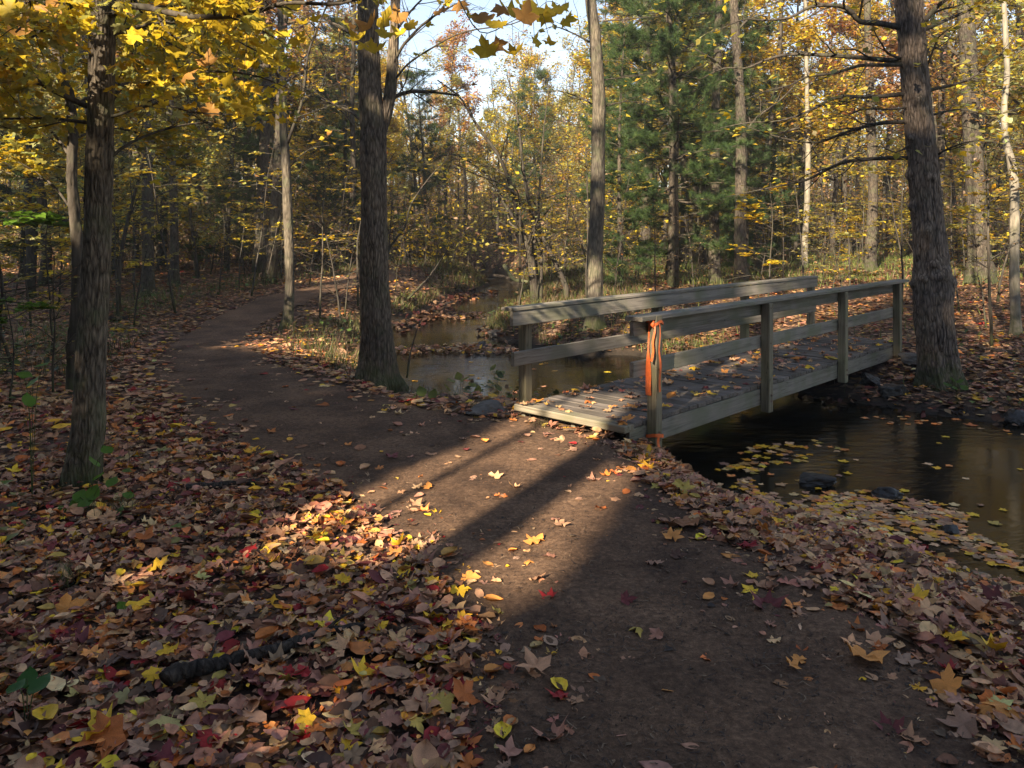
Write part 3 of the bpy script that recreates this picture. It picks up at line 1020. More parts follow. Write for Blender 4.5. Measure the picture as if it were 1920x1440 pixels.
class Twigs:
    """Branch builder that remembers where leaves can sit."""
    def __init__(self, seed):
        self.rng = np.random.RandomState(seed)
        self.anch, self.adir = [], []

    def grow(self, g, P, r0, r1, n_side, L, levels=2, k=6, up=0.02, flatn=0.55, start=0.2, sub=4):
        P = np.asarray(P, float)
        rng = self.rng
        tube(g, P, np.linspace(r0, r1, len(P)), k)
        n = len(P)
        if levels == 0:
            for q in range(1, n):
                self.anch.append(P[q])
                self.adir.append(P[q] - P[q - 1])
            return
        s = np.linspace(start, 0.98, n_side) + rng.uniform(-.04, .04, n_side)
        for a, t in enumerate(s):
            t = float(np.clip(t, 0, 0.999))
            i = min(int(t * (n - 1)), n - 2)
            p = P[i] + (P[i + 1] - P[i]) * (t * (n - 1) - i)
            d = P[i + 1] - P[i]
            d = d / (np.linalg.norm(d) + 1e-9)
            side = np.cross(d, (0, 0, 1.0))
            side = side / (np.linalg.norm(side) + 1e-9) * (1 if a % 2 else -1)
            dd = d * rng.uniform(0.35, 0.9) + side * rng.uniform(0.5, 1.0) + np.array([0, 0, rng.normal(0.05, flatn * 0.5)])
            l = L * (1 - 0.55 * t) * rng.uniform(0.55, 1.15)
            rr = max((r0 + (r1 - r0) * t) * 0.5, 0.0016)
            B = branch(rng, p, dd, l, 5, 0.16, up)
            self.grow(g, B, rr, max(rr * 0.35, 0.0011), sub, L * 0.42, levels - 1, max(3, k - 2), up, flatn, 0.25, max(2, sub - 1))

    def arrays(self):
        return np.array(self.anch), np.array(self.adir)

def px_of(P):
    P = np.asarray(P)
    d = np.maximum(P[..., 1], 0.05)
    return CX + F * P[..., 0] / d, HY + F * (CAMZ - P[..., 2]) / d

def limb_px(pts, d0, d1):
    n = len(pts)
    P = np.array([at(x, y, d0 + (d1 - d0) * q / (n - 1)) for q, (x, y) in enumerate(pts)])
    return refine(P, 4)

def leaves_on(rng, A, D, n_per, size, tmpls, g_or_list, cols, tilt=0.5, off=0.06, keep=None, droop=0.0):
    n = len(A) * n_per
    idx = np.repeat(np.arange(len(A)), n_per)
    P = A[idx] + rng.normal(0, off, (n, 3)) * [1, 1, 0.7]
    if keep is not None:
        m = keep(P) > rng.uniform(0, 1, n)
        P, idx = P[m], idx[m]
        n = len(P)
    yaw = np.arctan2(D[idx][:, 0], -D[idx][:, 1] + 1e-6) + math.pi + rng.normal(0, 0.8, n)
    Rm = rots(rng, n, tilt, yaw)
    if droop:
        c, s = math.cos(droop), math.sin(droop)
        Rm = Rm @ np.array([[1, 0, 0], [0, c, s], [0, -s, c]])
    S = size * rng.uniform(0.65, 1.25, n)
    C = cols(n)
    w = rng.randint(len(tmpls), size=n)
    for q, t in enumerate(tmpls):
        m = w == q
        scatter(g_or_list, t, P[m], Rm[m], S[m], C[m])
    return n

def sky_gap(P):
    """How much foliage a direction carries in the photograph (the bright openings stay thin)."""
    return 1.0

# --- near left trunk with the gold maple boughs
t1 = thing('maple_tree', 'near rough-barked maple beside the leafy path edge, pale lichen patches on its trunk', 'tree', tuple(at(155, 912, 5.3)))
O1 = np.array(t1.location)
g = Geo()
hero_trunk(g, [(150, 925, 66), (153, 895, 60), (160, 840, 56), (166, 800, 54), (169, 700, 52), (180, 500, 48), (187, 300, 45), (190, 150, 44), (192, 0, 43), (194, -120, 42)], 5.3, 104, 0.007, 4, 0.3, 20, 0.018, (9.0, 0.4))
g.V = [v - O1 for v in g.V]
obj('trunk', g.mesh('trunk', M_BARK_A), t1)
tw = Twigs(5)
limbs1 = [
    ([(207, 30), (225, 17), (262, 12), (350, 30), (420, 31), (480, 22), (540, 5), (640, 6), (740, -30)], 5.3, 4.3, 0.026, 0.007, 11, 0.75),
    ([(207, 66), (270, 48), (330, 42), (400, 50), (470, 90), (520, 110)], 5.3, 5.9, 0.016, 0.004, 9, 0.7),
    ([(205, 192), (225, 165), (240, 158), (300, 155), (380, 135), (470, 140), (540, 165)], 5.3, 6.2, 0.022, 0.004, 9, 0.7),
    ([(205, 220), (240, 210), (300, 195), (360, 210), (440, 215)], 5.3, 4.9, 0.012, 0.003, 8, 0.5),
    ([(207, 295), (250, 265), (330, 237), (430, 225), (480, 215), (560, 205)], 5.3, 6.4, 0.012, 0.003, 8, 0.55),
    ([(165, 200), (100, 170), (40, 135), (-40, 100), (-140, 80)], 5.3, 4.9, 0.02, 0.006, 9, 0.7),
    ([(165, 230), (90, 222), (0, 222), (-120, 210)], 5.3, 5.6, 0.013, 0.005, 8, 0.6),
    ([(205, -40), (300, -70), (420, -60), (560, -80)], 5.3, 5.8, 0.024, 0.006, 9, 0.9),
    ([(170, -30), (90, -50), (10, -20), (-90, -10)], 5.3, 6.0, 0.022, 0.006, 9, 0.9),
    ([(190, -90), (210, -120), (260, -100), (330, -60), (380, -20)], 5.3, 4.2, 0.022, 0.005, 9, 0.8),
    ([(190, -60), (150, -80), (80, 10), (30, 60)], 5.3, 4.4, 0.02, 0.005, 9, 0.8),
    ([(195, -50), (240, -20), (300, 70), (390, 110)], 5.3, 7.2, 0.02, 0.005, 10, 0.9),
    ([(185, -20), (120, 20), (60, 70), (0, 90)], 5.3, 7.0, 0.02, 0.005, 10, 0.9),
]
for pts, d0, d1, r0, r1, ns, L in limbs1:
    g = Geo()
    P = limb_px(pts, d0, d1) - O1
    tw.grow(g, P, r0, r1, ns, L, 2, 7)
    obj('limb', g.mesh('limb', M_TWIG), t1)
A, D = tw.arrays()
A = A + O1
lr = np.random.RandomState(8)

def mask1(P):
    px, py = px_of(P)
    lim = 235 + 50 * np.sin(px / 70) - 0.10 * np.maximum(px - 250, 0)
    m = 1.0 * (py < lim) + 0.10 * ((py >= lim) & (py < lim + 60))
    m = m * (1 - 0.75 * sstep(420, 560, px)) * np.where((px > 560) & (py > 60), 0.12, 1.0)
    return np.clip(m, 0, 1) * 0.40

def cols1(n):
    return pick(lr, ['golden yellow', 'deep yellow', 'olive yellow', 'pale green'], (6, 4, 3, 1), n, 0.15)

g = Geo()
nl1 = leaves_on(lr, A, D, 4, 0.082, MAPLES, g, cols1, 0.55, 0.07, mask1, 0.5)
g.V = [v - O1 for v in g.V]
kind(obj('crown', g.mesh('crown', M_LEAF), t1), 'stuff')

# single leaves large enough to pick out, hanging from the bough that crosses the top of the picture
leaf_me = {}
VJ = np.random.RandomState(2)

def leaf_mesh(shape, colour, q, m=None):
    key = (shape, colour, q, (m or M_LEAF).name)
    if key not in leaf_me:
        gg = Geo()
        V, T = {'maple': MAPLES, 'oval': OVALS}[shape][q]
        cc = np.array(PAL[colour]) * ([1.4, 1.12, 1.0] if m is not None else [1, 1, 1])
        gg.add(V, T, None, np.clip(cc[None] * VJ.uniform(0.72, 1.15, (len(V), 1)), 0, 0.9))
        leaf_me[key] = gg.mesh('leaf', m or M_LEAF)
    return leaf_me[key]

singles = [(690, 45, 60), (672, 68, 46), (722, 40, 58), (745, 30, 44), (700, 90, 50), (683, 82, 40), (752, 60, 40), (720, 62, 40), (650, 48, 40), (770, 45, 36), (520, 122, 36), (545, 18, 50), (500, 95, 40), (560, 75, 46), (478, 45, 48), (530, 60, 40),
           (905, 30, 52), (930, 42, 48), (962, 22, 62), (985, 30, 56), (1000, 12, 52), (1022, 26, 52), (1046, 18, 48), (940, 15, 44), (910, 90, 56), (930, 82, 46), (962, 95, 44), (1002, 78, 34), (1030, 82, 30), (1062, 35, 44), (880, 34, 40), (975, 5, 40),
           (862, 8, 40), (828, 22, 36), (845, 0, 40), (350, 140, 44), (392, 118, 48), (430, 150, 46), (462, 120, 44), (300, 60, 52), (250, 70, 56), (330, 95, 46), (410, 45, 50), (455, 200, 44), (395, 205, 42), (310, 175, 44), (95, 20, 60), (40, 60, 56), (20, 15, 60), (130, 70, 46)]
g = Geo()
twrng = np.random.RandomState(12)
tl = limb_px([(640, 6), (760, -30), (870, -40), (980, -30), (1080, -20)], 4.6, 4.4) - O1
tube(g, tl, np.linspace(0.009, 0.004, len(tl)), 6)
tl2 = limb_px([(850, -20), (900, 60), (960, 40), (1010, 15)], 4.5, 4.4) - O1
tube(g, tl2, np.linspace(0.004, 0.002, len(tl2)), 5)
hosts = np.vstack([tl, tl2] + [limb_px(l[0], l[1], l[2]) - O1 for l in limbs1[:3]])
for x, y, w in singles:
    d = twrng.uniform(4.2, 4.7) if x > 600 else twrng.uniform(4.4, 5.2)
    p = at(x, y, d) - O1
    o = obj('leaf', leaf_mesh('maple', ['golden yellow', 'deep yellow', 'amber', 'golden yellow'][twrng.randint(4)], twrng.randint(6)), t1, tuple(p))
    sc = w * d / F * 0.92
    o.scale = (sc, sc, sc)
    o.rotation_euler = (twrng.uniform(0.7, 1.45), twrng.uniform(-0.3, 0.3), twrng.uniform(-0.9, 0.9))
    h = hosts[np.argmin(np.linalg.norm(hosts - p - [0, 0, 0.1], axis=1))]
    mid = (h + p) / 2 + [0, 0, 0.04]
    tube(g, refine([h, mid, p + [0, 0, sc * 0.25]], 4), 0.0018, 3)
obj('bough', g.mesh('bough', M_TWIG), t1)

def hero_tree(name, label, pts, depth, bark, seed, limbs=(), top=(11.0, 0.3), k=40, furrow=0.009, flare=0.3, freq=16, step=0.035, knots=(), forks=(), leaf=None, stagger=0.0, twig=M_TWIG):
    """limbs: (pixel points, depth0, depth1, r0, r1, side twigs, twig length). leaf: dict(n, size, pal, w, tilt, keep)."""
    base = trunk_rows(pts, depth)[0][0]
    gz = float(ground_z(base[0], base[1]))
    t = thing(name, label, 'tree', (base[0], base[1], gz))
    O = np.array(t.location)
    g = Geo()
    hero_trunk(g, pts, depth, k, furrow, seed, flare, freq, step, top, knots)
    for fp in forks:
        hero_trunk(g, fp, depth, max(16, k // 2), furrow * .7, seed + 9, 0.0, freq, step * 1.3, (top[0] - 1, 0.8))
    g.V = [v - O for v in g.V]
    obj('trunk', g.mesh('trunk', bark), t)
    tw = Twigs(seed + 100)
    for lim in limbs:
        p, d0, d1, r0, r1, ns, L = lim[:7]
        g = Geo()
        P = limb_px(p, d0, d1) - O
        tw.grow(g, P, r0, r1, ns, L, lim[7] if len(lim) > 7 else 2, 6, up=lim[8] if len(lim) > 8 else 0.02)
        obj('limb', g.mesh('limb', twig), t)
    if leaf and tw.anch:
        A, D = tw.arrays()
        rng = np.random.RandomState(seed + 7)
        g = Geo()
        leaves_on(rng, A + O, D, leaf.get('n', 1), leaf['size'], leaf.get('t', [SMALL]), g, lambda n: pick(rng, leaf['pal'], leaf['w'], n, 0.18), leaf.get('tilt', 0.5), leaf.get('off', 0.06), leaf.get('keep'))
        g.V = [v - O for v in g.V]
        kind(obj('crown', g.mesh('crown', M_LEAF), t), 'stuff')
    return t

def sparse(p):
    return lambda P: np.full(len(P), p)

YEL = dict(pal=['golden yellow', 'deep yellow', 'olive yellow', 'amber'], w=(5, 4, 3, 1.5))
OLV = dict(pal=['olive yellow', 'golden yellow', 'pale green', 'deep yellow'], w=(4, 2, 2.5, 2))

hero_tree('maple_tree', 'dark crooked maple rising close behind the near lichened trunk', [(140, 655, 26), (147, 560, 22), (146, 480, 20), (140, 400, 18), (134, 330, 17), (137, 250, 16), (132, 200, 16), (128, 172, 16), (114, 140, 16), (108, 100, 16), (100, 50, 15), (92, -20, 14)],
          8.2, M_TWIG, 21, [
    ([(132, 205), (165, 185), (220, 160), (300, 120), (380, 100)], 8.2, 8.8, 0.03, 0.006, 9, 1.0),
    ([(112, 120), (60, 90), (0, 110), (-60, 100)], 8.2, 7.6, 0.025, 0.006, 8, 0.9),
    ([(104, 70), (160, 40), (240, 60), (330, 90)], 8.2, 7.4, 0.025, 0.006, 9, 1.0),
    ([(136, 300), (100, 250), (40, 200), (-20, 190)], 8.2, 8.6, 0.02, 0.005, 8, 0.9),
    ([(98, 20), (200, -20), (330, 10), (440, 60)], 8.2, 9.0, 0.025, 0.006, 10, 1.1),
    ([(138, 260), (200, 240), (260, 250), (340, 280)], 8.2, 9.0, 0.016, 0.004, 8, 0.8),
    ([(140, 400), (90, 340), (30, 330), (-40, 300)], 8.2, 8.9, 0.016, 0.004, 8, 0.8)],
          top=(10.5, -0.2), k=24, leaf=dict(n=3, size=0.12, off=0.1, t=MAPLES[:3], keep=lambda P: 0.6 * (px_of(P)[1] < 330) + 0.12, **OLV))

hero_tree('oak_tree', 'stout forked oak with deep furrowed bark between the path and the stream', [(704, 716, 84), (704, 700, 74), (706, 650, 62), (704, 580, 55), (702, 500, 52), (701, 400, 48), (700, 300, 46), (699, 220, 46), (695, 180, 42), (692, 100, 39), (690, 0, 38), (688, -100, 36)],
          9.1, M_BARK_B, 31, [
    ([(735, 186), (748, 178), (772, 172), (815, 173), (858, 179)], 9.1, 9.2, 0.030, 0.014, 6, 0.7),
    ([(742, 110), (760, 80), (800, 40), (850, 10), (900, -10)], 9.1, 8.6, 0.02, 0.006, 8, 0.9),
    ([(740, 150), (765, 120), (810, 90), (870, 60), (960, 45), (1010, 20)], 9.1, 8.0, 0.014, 0.004, 9, 0.8),
    ([(680, 90), (640, 50), (590, 40), (540, 60)], 9.1, 9.6, 0.018, 0.005, 8, 0.9),
    ([(682, 230), (650, 205), (610, 190), (560, 160)], 9.1, 9.8, 0.014, 0.004, 8, 0.9),
    ([(741, 60), (780, 10), (830, -30), (900, -50)], 9.1, 9.4, 0.016, 0.005, 8, 0.9)],
          top=(13, -0.2), k=120, furrow=0.010, flare=0.32, freq=13, step=0.022, forks=[[(712, 262, 16), (722, 225, 19), (729, 190, 20), (734, 150, 19), (738, 80, 18), (742, 0, 17), (746, -80, 16)]],
          leaf=dict(n=1, size=0.11, off=0.05, t=MAPLES[:2], keep=sparse(0.05), **YEL))

hero_tree('sapling_tree', 'slender straight grey trunk standing at the inner bend of the path', [(535, 620, 24), (540, 590, 19), (543, 540, 17.5), (542, 460, 17), (539, 380, 17), (536, 300, 16), (532, 250, 15), (530, 160, 13), (527, 80, 12), (525, -20, 10)],
          13.3, M_BARK_E, 41, [
    ([(539, 268), (552, 232), (565, 195), (572, 150), (577, 105), (592, 60), (615, 5), (630, -40)], 13.3, 13.0, 0.03, 0.010, 9, 1.2),
    ([(569, 185), (610, 165), (660, 150)], 13.3, 13.8, 0.014, 0.004, 6, 0.8),
    ([(533, 175), (500, 160), (450, 170), (400, 150)], 13.3, 13.0, 0.014, 0.004, 7, 0.9),
    ([(540, 225), (600, 205), (650, 185)], 13.3, 12.6, 0.012, 0.004, 7, 0.9),
    ([(537, 320), (580, 280), (640, 270)], 13.3, 13.9, 0.012, 0.004, 7, 0.9),
    ([(538, 370), (500, 345), (455, 350)], 13.3, 13.9, 0.010, 0.004, 6, 0.8)],
          top=(10, 0.2), k=28, furrow=0.003, flare=0.35, leaf=dict(n=1, size=0.11, keep=sparse(0.16), **YEL))

hero_tree('oak_tree', 'pale sunlit trunk on the far bank directly behind the railed bridge', [(1114, 632, 40), (1114, 615, 35), (1115, 560, 31), (1116, 480, 29), (1119, 400, 27), (1121, 320, 26), (1122, 250, 25), (1123, 180, 24), (1119, 120, 23), (1114, 50, 21), (1107, 0, 19), (1102, -90, 17)],
          14.2, M_BARK_E, 51, [
    ([(1108, 80), (1080, 65), (1040, 50), (1010, 60)], 14.2, 14.0, 0.02, 0.005, 7, 1.0),
    ([(1110, 195), (1080, 180), (1040, 170), (990, 175)], 14.2, 14.6, 0.018, 0.004, 8, 1.0),
    ([(1130, 150), (1170, 145), (1230, 135)], 14.2, 14.9, 0.016, 0.004, 7, 1.0),
    ([(1130, 40), (1180, 35), (1240, 30)], 14.2, 13.7, 0.018, 0.004, 7, 1.0),
    ([(1132, 200), (1180, 190), (1225, 200)], 14.2, 14.9, 0.014, 0.004, 7, 0.9)],
          top=(14, -0.6), k=44, furrow=0.006, flare=0.3, freq=14, step=0.03, leaf=dict(n=1, size=0.12, keep=sparse(0.12), **OLV))

kn = [(z, a, 0.05, h) for z, a, h in ((1.35, -1.6, .05), (1.9, -2.2, .03), (2.55, -1.5, .035), (2.6, 3.0, .05), (3.05, -2.6, .05), (1.6, -0.9, .03), (1.5, -2.0, .04), (1.25, 3.0, .05), (3.5, -1.9, .03), (2.2, 3.1, .05), (1.28, -0.4, .05), (1.42, -1.2, .04), (1.32, -2.5, .04))]
L5 = [
    ([(1690, 52), (1650, 44), (1613, 40), (1590, 17), (1563, 10), (1520, 13), (1480, 33), (1430, 38), (1393, 37), (1340, 60)], 8.8, 8.2, 0.036, 0.006, 10, 0.9),
    ([(1697, 115), (1655, 112), (1613, 108), (1540, 103), (1480, 102), (1440, 111), (1397, 128), (1357, 128), (1310, 150)], 8.8, 9.6, 0.034, 0.005, 12, 0.9),
    ([(1697, 121), (1650, 122), (1613, 123), (1563, 137), (1513, 144), (1480, 160), (1433, 172), (1390, 190)], 8.8, 8.4, 0.026, 0.004, 10, 0.8),
    ([(1703, 175), (1660, 180), (1615, 182), (1570, 182), (1513, 210), (1460, 227), (1403, 230), (1350, 240)], 8.8, 9.2, 0.030, 0.004, 11, 0.9),
    ([(1705, 228), (1660, 230), (1623, 237), (1580, 250), (1533, 267), (1480, 262), (1430, 248), (1390, 233)], 8.8, 9.4, 0.028, 0.004, 11, 0.9),
    ([(1708, 296), (1650, 297), (1580, 305), (1513, 337), (1460, 349), (1400, 361), (1350, 372)], 8.8, 9.8, 0.028, 0.004, 10, 0.8),
    ([(1690, 110), (1665, 100), (1655, 85), (1640, 60), (1632, 30)], 8.8, 8.4, 0.016, 0.004, 6, 0.6),
    ([(1708, 200), (1670, 205), (1620, 205), (1580, 218), (1510, 224)], 8.8, 8.3, 0.016, 0.003, 9, 0.7),
    ([(1733, 40), (1755, 15), (1790, -10), (1850, -20)], 8.8, 8.6, 0.034, 0.010, 8, 0.9),
    ([(1735, 55), (1780, 35), (1840, 10), (1900, -10)], 8.8, 9.3, 0.026, 0.008, 9, 0.9),
    ([(1738, 170), (1790, 158), (1830, 140), (1880, 100), (1930, 90)], 8.8, 9.2, 0.022, 0.006, 10, 0.9),
    ([(1755, 292), (1780, 278), (1820, 265), (1870, 262)], 8.8, 8.4, 0.014, 0.004, 8, 0.6),
    ([(1740, 120), (1755, 80), (1765, 65), (1800, 40)], 8.8, 8.2, 0.014, 0.004, 7, 0.7),
    ([(1750, 215), (1800, 205), (1860, 215), (1920, 200)], 8.8, 9.4, 0.014, 0.004, 8, 0.8),
    ([(1710, 270), (1680, 285), (1650, 275), (1610, 278)], 8.8, 8.2, 0.012, 0.003, 7, 0.5)]
hero_tree('oak_tree', 'big scaly-barked trunk at the far end of the bridge with bare spreading limbs', [(1766, 738, 68), (1763, 712, 68), (1756, 650, 64), (1750, 580, 64), (1748, 530, 66), (1745, 470, 55), (1738, 400, 52), (1731, 320, 50), (1722, 220, 49), (1713, 110, 46), (1703, 0, 45), (1696, -80, 43)],
          9.9, M_BARK_D, 61, [(l[0], l[1] + 1.1, l[2] + 1.1, l[3] * 1.1, *l[4:]) for l in L5], top=(13, -0.4), k=128, furrow=0.012, flare=0.32, freq=11, step=0.024, knots=kn,
          leaf=dict(n=1, size=0.095, off=0.05, t=[SMALL], keep=lambda P: np.where(px_of(P)[0] > 1740, 0.42, 0.12), **OLV))

hero_tree('oak_tree', 'thick dark trunk in the woods behind the big scaly trunk', [(1838, 505, 50), (1836, 480, 40), (1831, 400, 34), (1826, 300, 32), (1820, 200, 30), (1814, 80, 28), (1808, -40, 26)], 20, M_BARK_F, 71, [
    ([(1825, 250), (1870, 220), (1930, 210)], 20, 19, 0.05, 0.01, 8, 1.8), ([(1812, 120), (1770, 80), (1720, 60)], 20, 21, 0.05, 0.01, 8, 1.8), ([(1822, 60), (1860, 20), (1920, 10)], 20, 21, 0.05, 0.01, 8, 1.8)],
          top=(15, 0), k=32, step=0.07, leaf=dict(n=2, size=0.17, off=0.15, keep=sparse(0.5), **OLV))
hero_tree('birch_tree', 'pale birch-like trunk bending among the leaves beside the far right woods', [(1908, 642, 22), (1905, 600, 18), (1902, 520, 16), (1902, 440, 16), (1902, 350, 15), (1895, 300, 15), (1885, 260, 12), (1883, 200, 11), (1888, 140, 10), (1885, 60, 9), (1880, -40, 8)], 12, M_BARK_C, 81, [
    ([(1890, 290), (1905, 310), (1940, 330)], 12, 11.6, 0.02, 0.006, 5, 0.6), ([(1884, 210), (1850, 180), (1800, 170)], 12, 12.4, 0.015, 0.004, 7, 0.8), ([(1886, 120), (1920, 90), (1960, 80)], 12, 12, 0.015, 0.004, 7, 0.8),
    ([(1900, 400), (1860, 390), (1800, 405)], 12, 12.3, 0.008, 0.003, 7, 0.6), ([(1900, 330), (1850, 320), (1800, 330)], 12, 11.4, 0.008, 0.003, 7, 0.6)],
          top=(10, 0.2), k=24, furrow=0.003, step=0.04, leaf=dict(n=1, size=0.10, keep=sparse(0.5), **YEL))
hero_tree('oak_tree', 'grey trunk rising just behind the far bridge rail right of the pine', [(1390, 528, 24), (1388, 480, 22), (1388, 400, 21), (1390, 300, 19), (1388, 180, 17), (1379, 60, 16), (1372, -60, 14)], 19, M_BARK_F, 91, [
    ([(1390, 260), (1420, 220), (1460, 190), (1500, 150)], 19, 19.5, 0.04, 0.008, 8, 1.4), ([(1384, 160), (1350, 120), (1300, 90)], 19, 18.4, 0.04, 0.008, 8, 1.4), ([(1380, 60), (1420, 20), (1470, 0)], 19, 19, 0.035, 0.008, 8, 1.4), ([(1388, 330), (1360, 300), (1320, 290)], 19, 19.6, 0.025, 0.006, 7, 1.2)],
          top=(15, -0.3), k=28, step=0.06, leaf=dict(n=1, size=0.13, off=0.1, keep=sparse(0.25), **OLV))
hero_tree('oak_tree', 'darker trunk close beside the pine, two trunks left of the leaning limbs', [(1340, 520, 22), (1339, 440, 19), (1340, 330, 17), (1342, 200, 15), (1346, 80, 14), (1350, -50, 12)], 21, M_BARK_F, 101, [
    ([(1341, 250), (1380, 210), (1430, 190)], 21, 21.5, 0.04, 0.008, 8, 1.5), ([(1344, 120), (1300, 80), (1250, 60)], 21, 20, 0.04, 0.008, 8, 1.5)],
          top=(15, 0.2), k=24, step=0.07, leaf=dict(n=1, size=0.13, off=0.1, keep=sparse(0.2), **OLV))
hero_tree('oak_tree', 'dark trunk with a swollen base left of the path, leaves heaped round it', [(277, 560, 30), (278, 520, 21), (278, 420, 19), (277, 320, 18), (278, 220, 17), (282, 130, 16), (285, 20, 14), (288, -80, 12)], 18.5, M_BARK_F, 111, [
    ([(278, 300), (250, 270), (200, 250)], 18.5, 19, 0.03, 0.006, 7, 1.3), ([(280, 200), (330, 170), (400, 160)], 18.5, 18, 0.03, 0.006, 8, 1.4), ([(283, 100), (240, 60), (180, 40)], 18.5, 18, 0.03, 0.006, 8, 1.4), ([(279, 380), (310, 360), (370, 350)], 18.5, 19.5, 0.02, 0.005, 7, 1.2)],
          top=(14, 0.2), k=28, step=0.06, leaf=dict(n=2, size=0.14, off=0.12, keep=sparse(0.4), **OLV))
hero_tree('oak_tree', 'slimmer dark trunk just right of the swollen-based one', [(326, 538, 20), (327, 480, 15), (326, 380, 14), (322, 300, 13), (318, 200, 13), (322, 80, 12), (326, -40, 10)], 21, M_BARK_F, 121, [
    ([(322, 300), (350, 270), (410, 260)], 21, 21.5, 0.03, 0.006, 8, 1.5), ([(318, 210), (290, 180), (230, 170)], 21, 22, 0.03, 0.006, 8, 1.5), ([(321, 120), (370, 80), (440, 90)], 21, 20, 0.03, 0.006, 8, 1.5)],
          top=(14, 0.2), k=24, step=0.07, leaf=dict(n=2, size=0.15, off=0.15, keep=sparse(0.4), **OLV))
hero_tree('oak_tree', 'thin pale trunk in the sunny clearing beyond the bridge', [(1508, 497, 13), (1510, 440, 11), (1513, 380, 10), (1515, 300, 9), (1514, 230, 8), (1512, 120, 7), (1510, 0, 6)], 27, M_BARK_C, 131, [
    ([(1515, 280), (1550, 250), (1600, 240)], 27, 27, 0.03, 0.006, 7, 1.6), ([(1514, 200), (1480, 170), (1440, 150)], 27, 28, 0.03, 0.006, 7, 1.6)],
          top=(12, 0.2), k=16, step=0.12, leaf=dict(n=2, size=0.18, off=0.2, keep=sparse(0.6), **YEL))
hero_tree('oak_tree', 'grey trunk midway between the sunny clearing and the big scaly trunk', [(1632, 492, 22), (1634, 430, 19), (1637, 350, 17), (1634, 260, 16), (1630, 140, 14), (1626, 0, 12)], 24, M_BARK_F, 141, [
    ([(1636, 330), (1655, 310), (1680, 300)], 24, 24.5, 0.03, 0.006, 7, 1.4), ([(1634, 250), (1600, 220), (1560, 210)], 24, 23, 0.035, 0.006, 8, 1.6), ([(1630, 150), (1670, 110), (1720, 100)], 24, 25, 0.03, 0.006, 8, 1.6)],
          top=(14, -0.2), k=24, step=0.08, leaf=dict(n=2, size=0.17, off=0.2, keep=sparse(0.5), **YEL))

# --- the many-stemmed arching tree on the far bank of the stream
def stems_tree(name, label, base_px, depth, stems, seed, leaf, bark=M_TWIG, cat='tree'):
    b = at(*base_px, depth)
    gz = float(ground_z(b[0], b[1]))
    t = thing(name, label, cat, (b[0], b[1], gz))
    O = np.array(t.location)
    tw = Twigs(seed)
    for lim in stems:
        p, d0, d1, r0, r1, ns, L = lim[:7]
        g = Geo()
        P = limb_px(p, d0, d1) - O
        if P[0, 2] > 0:
            P = np.vstack([[P[0, 0], P[0, 1], -0.08], P])
        tw.grow(g, P, r0, r1, ns, L, 2, 7)
        obj('stem', g.mesh('stem', bark), t)
    A, D = tw.arrays()
    rng = np.random.RandomState(seed)
    g = Geo()
    leaves_on(rng, A + O, D, leaf.get('n', 1), leaf['size'], leaf.get('t', [SMALL]), g, lambda n: pick(rng, leaf['pal'], leaf['w'], n, 0.18), leaf.get('tilt', 0.4), leaf.get('off', 0.06), leaf.get('keep'))
    g.V = [v - O for v in g.V]
    kind(obj('crown', g.mesh('crown', M_LEAF), t), 'stuff')
    return t

stems_tree('alder_tree', 'many-stemmed tree on the far bank arching back over the stream', (1003, 545), 18, [
    ([(1003, 545), (1000, 500), (985, 450), (968, 390), (955, 340), (935, 292), (905, 250), (882, 215), (862, 182), (820, 150)], 18, 17, 0.075, 0.014, 10, 1.3),
    ([(1008, 545), (1002, 480), (1000, 420), (990, 370), (980, 310), (974, 250), (966, 195), (950, 140)], 18, 18.5, 0.07, 0.012, 10, 1.3),
    ([(998, 545), (990, 480), (980, 430), (950, 390), (925, 340), (890, 310), (850, 290), (800, 300)], 18, 17.2, 0.05, 0.008, 10, 1.1),
    ([(1014, 545), (1015, 470), (1010, 400), (1014, 320), (1020, 240), (1030, 160)], 18, 19, 0.05, 0.008, 10, 1.3),
    ([(1062, 540), (1045, 500), (1022, 455), (1008, 420), (1003, 380)], 18, 18.3, 0.07, 0.03, 5, 0.8),
    ([(975, 370), (940, 345), (900, 330), (860, 315), (830, 318)], 17.6, 16.5, 0.03, 0.006, 8, 0.9)],
           151, dict(n=2, size=0.105, off=0.1, keep=lambda P: 0.40 - 0.2 * (px_of(P)[1] < 200), **OLV))
stems_tree('sapling', 'crooked bare sapling leaning right beside the forked oak', (728, 500), 10.5, [
    ([(724, 520), (729, 470), (745, 445), (760, 425), (768, 390), (785, 360), (812, 325), (836, 300), (845, 270)], 10.5, 11.2, 0.018, 0.005, 9, 0.6),
    ([(726, 500), (732, 430), (735, 380), (738, 330)], 10.5, 10.8, 0.012, 0.003, 6, 0.4)],
           161, dict(n=1, size=0.07, off=0.05, keep=sparse(0.22), **OLV), cat='sapling')
stems_tree('sapling', 'thin leaning sapling to the left of the swollen-based trunk', (225, 500), 15, [
    ([(222, 520), (232, 450), (248, 380), (262, 330), (268, 300), (280, 240)], 15, 15.2, 0.045, 0.012, 8, 0.8)],
           162, dict(n=1, size=0.09, keep=sparse(0.4), **OLV), cat='sapling')

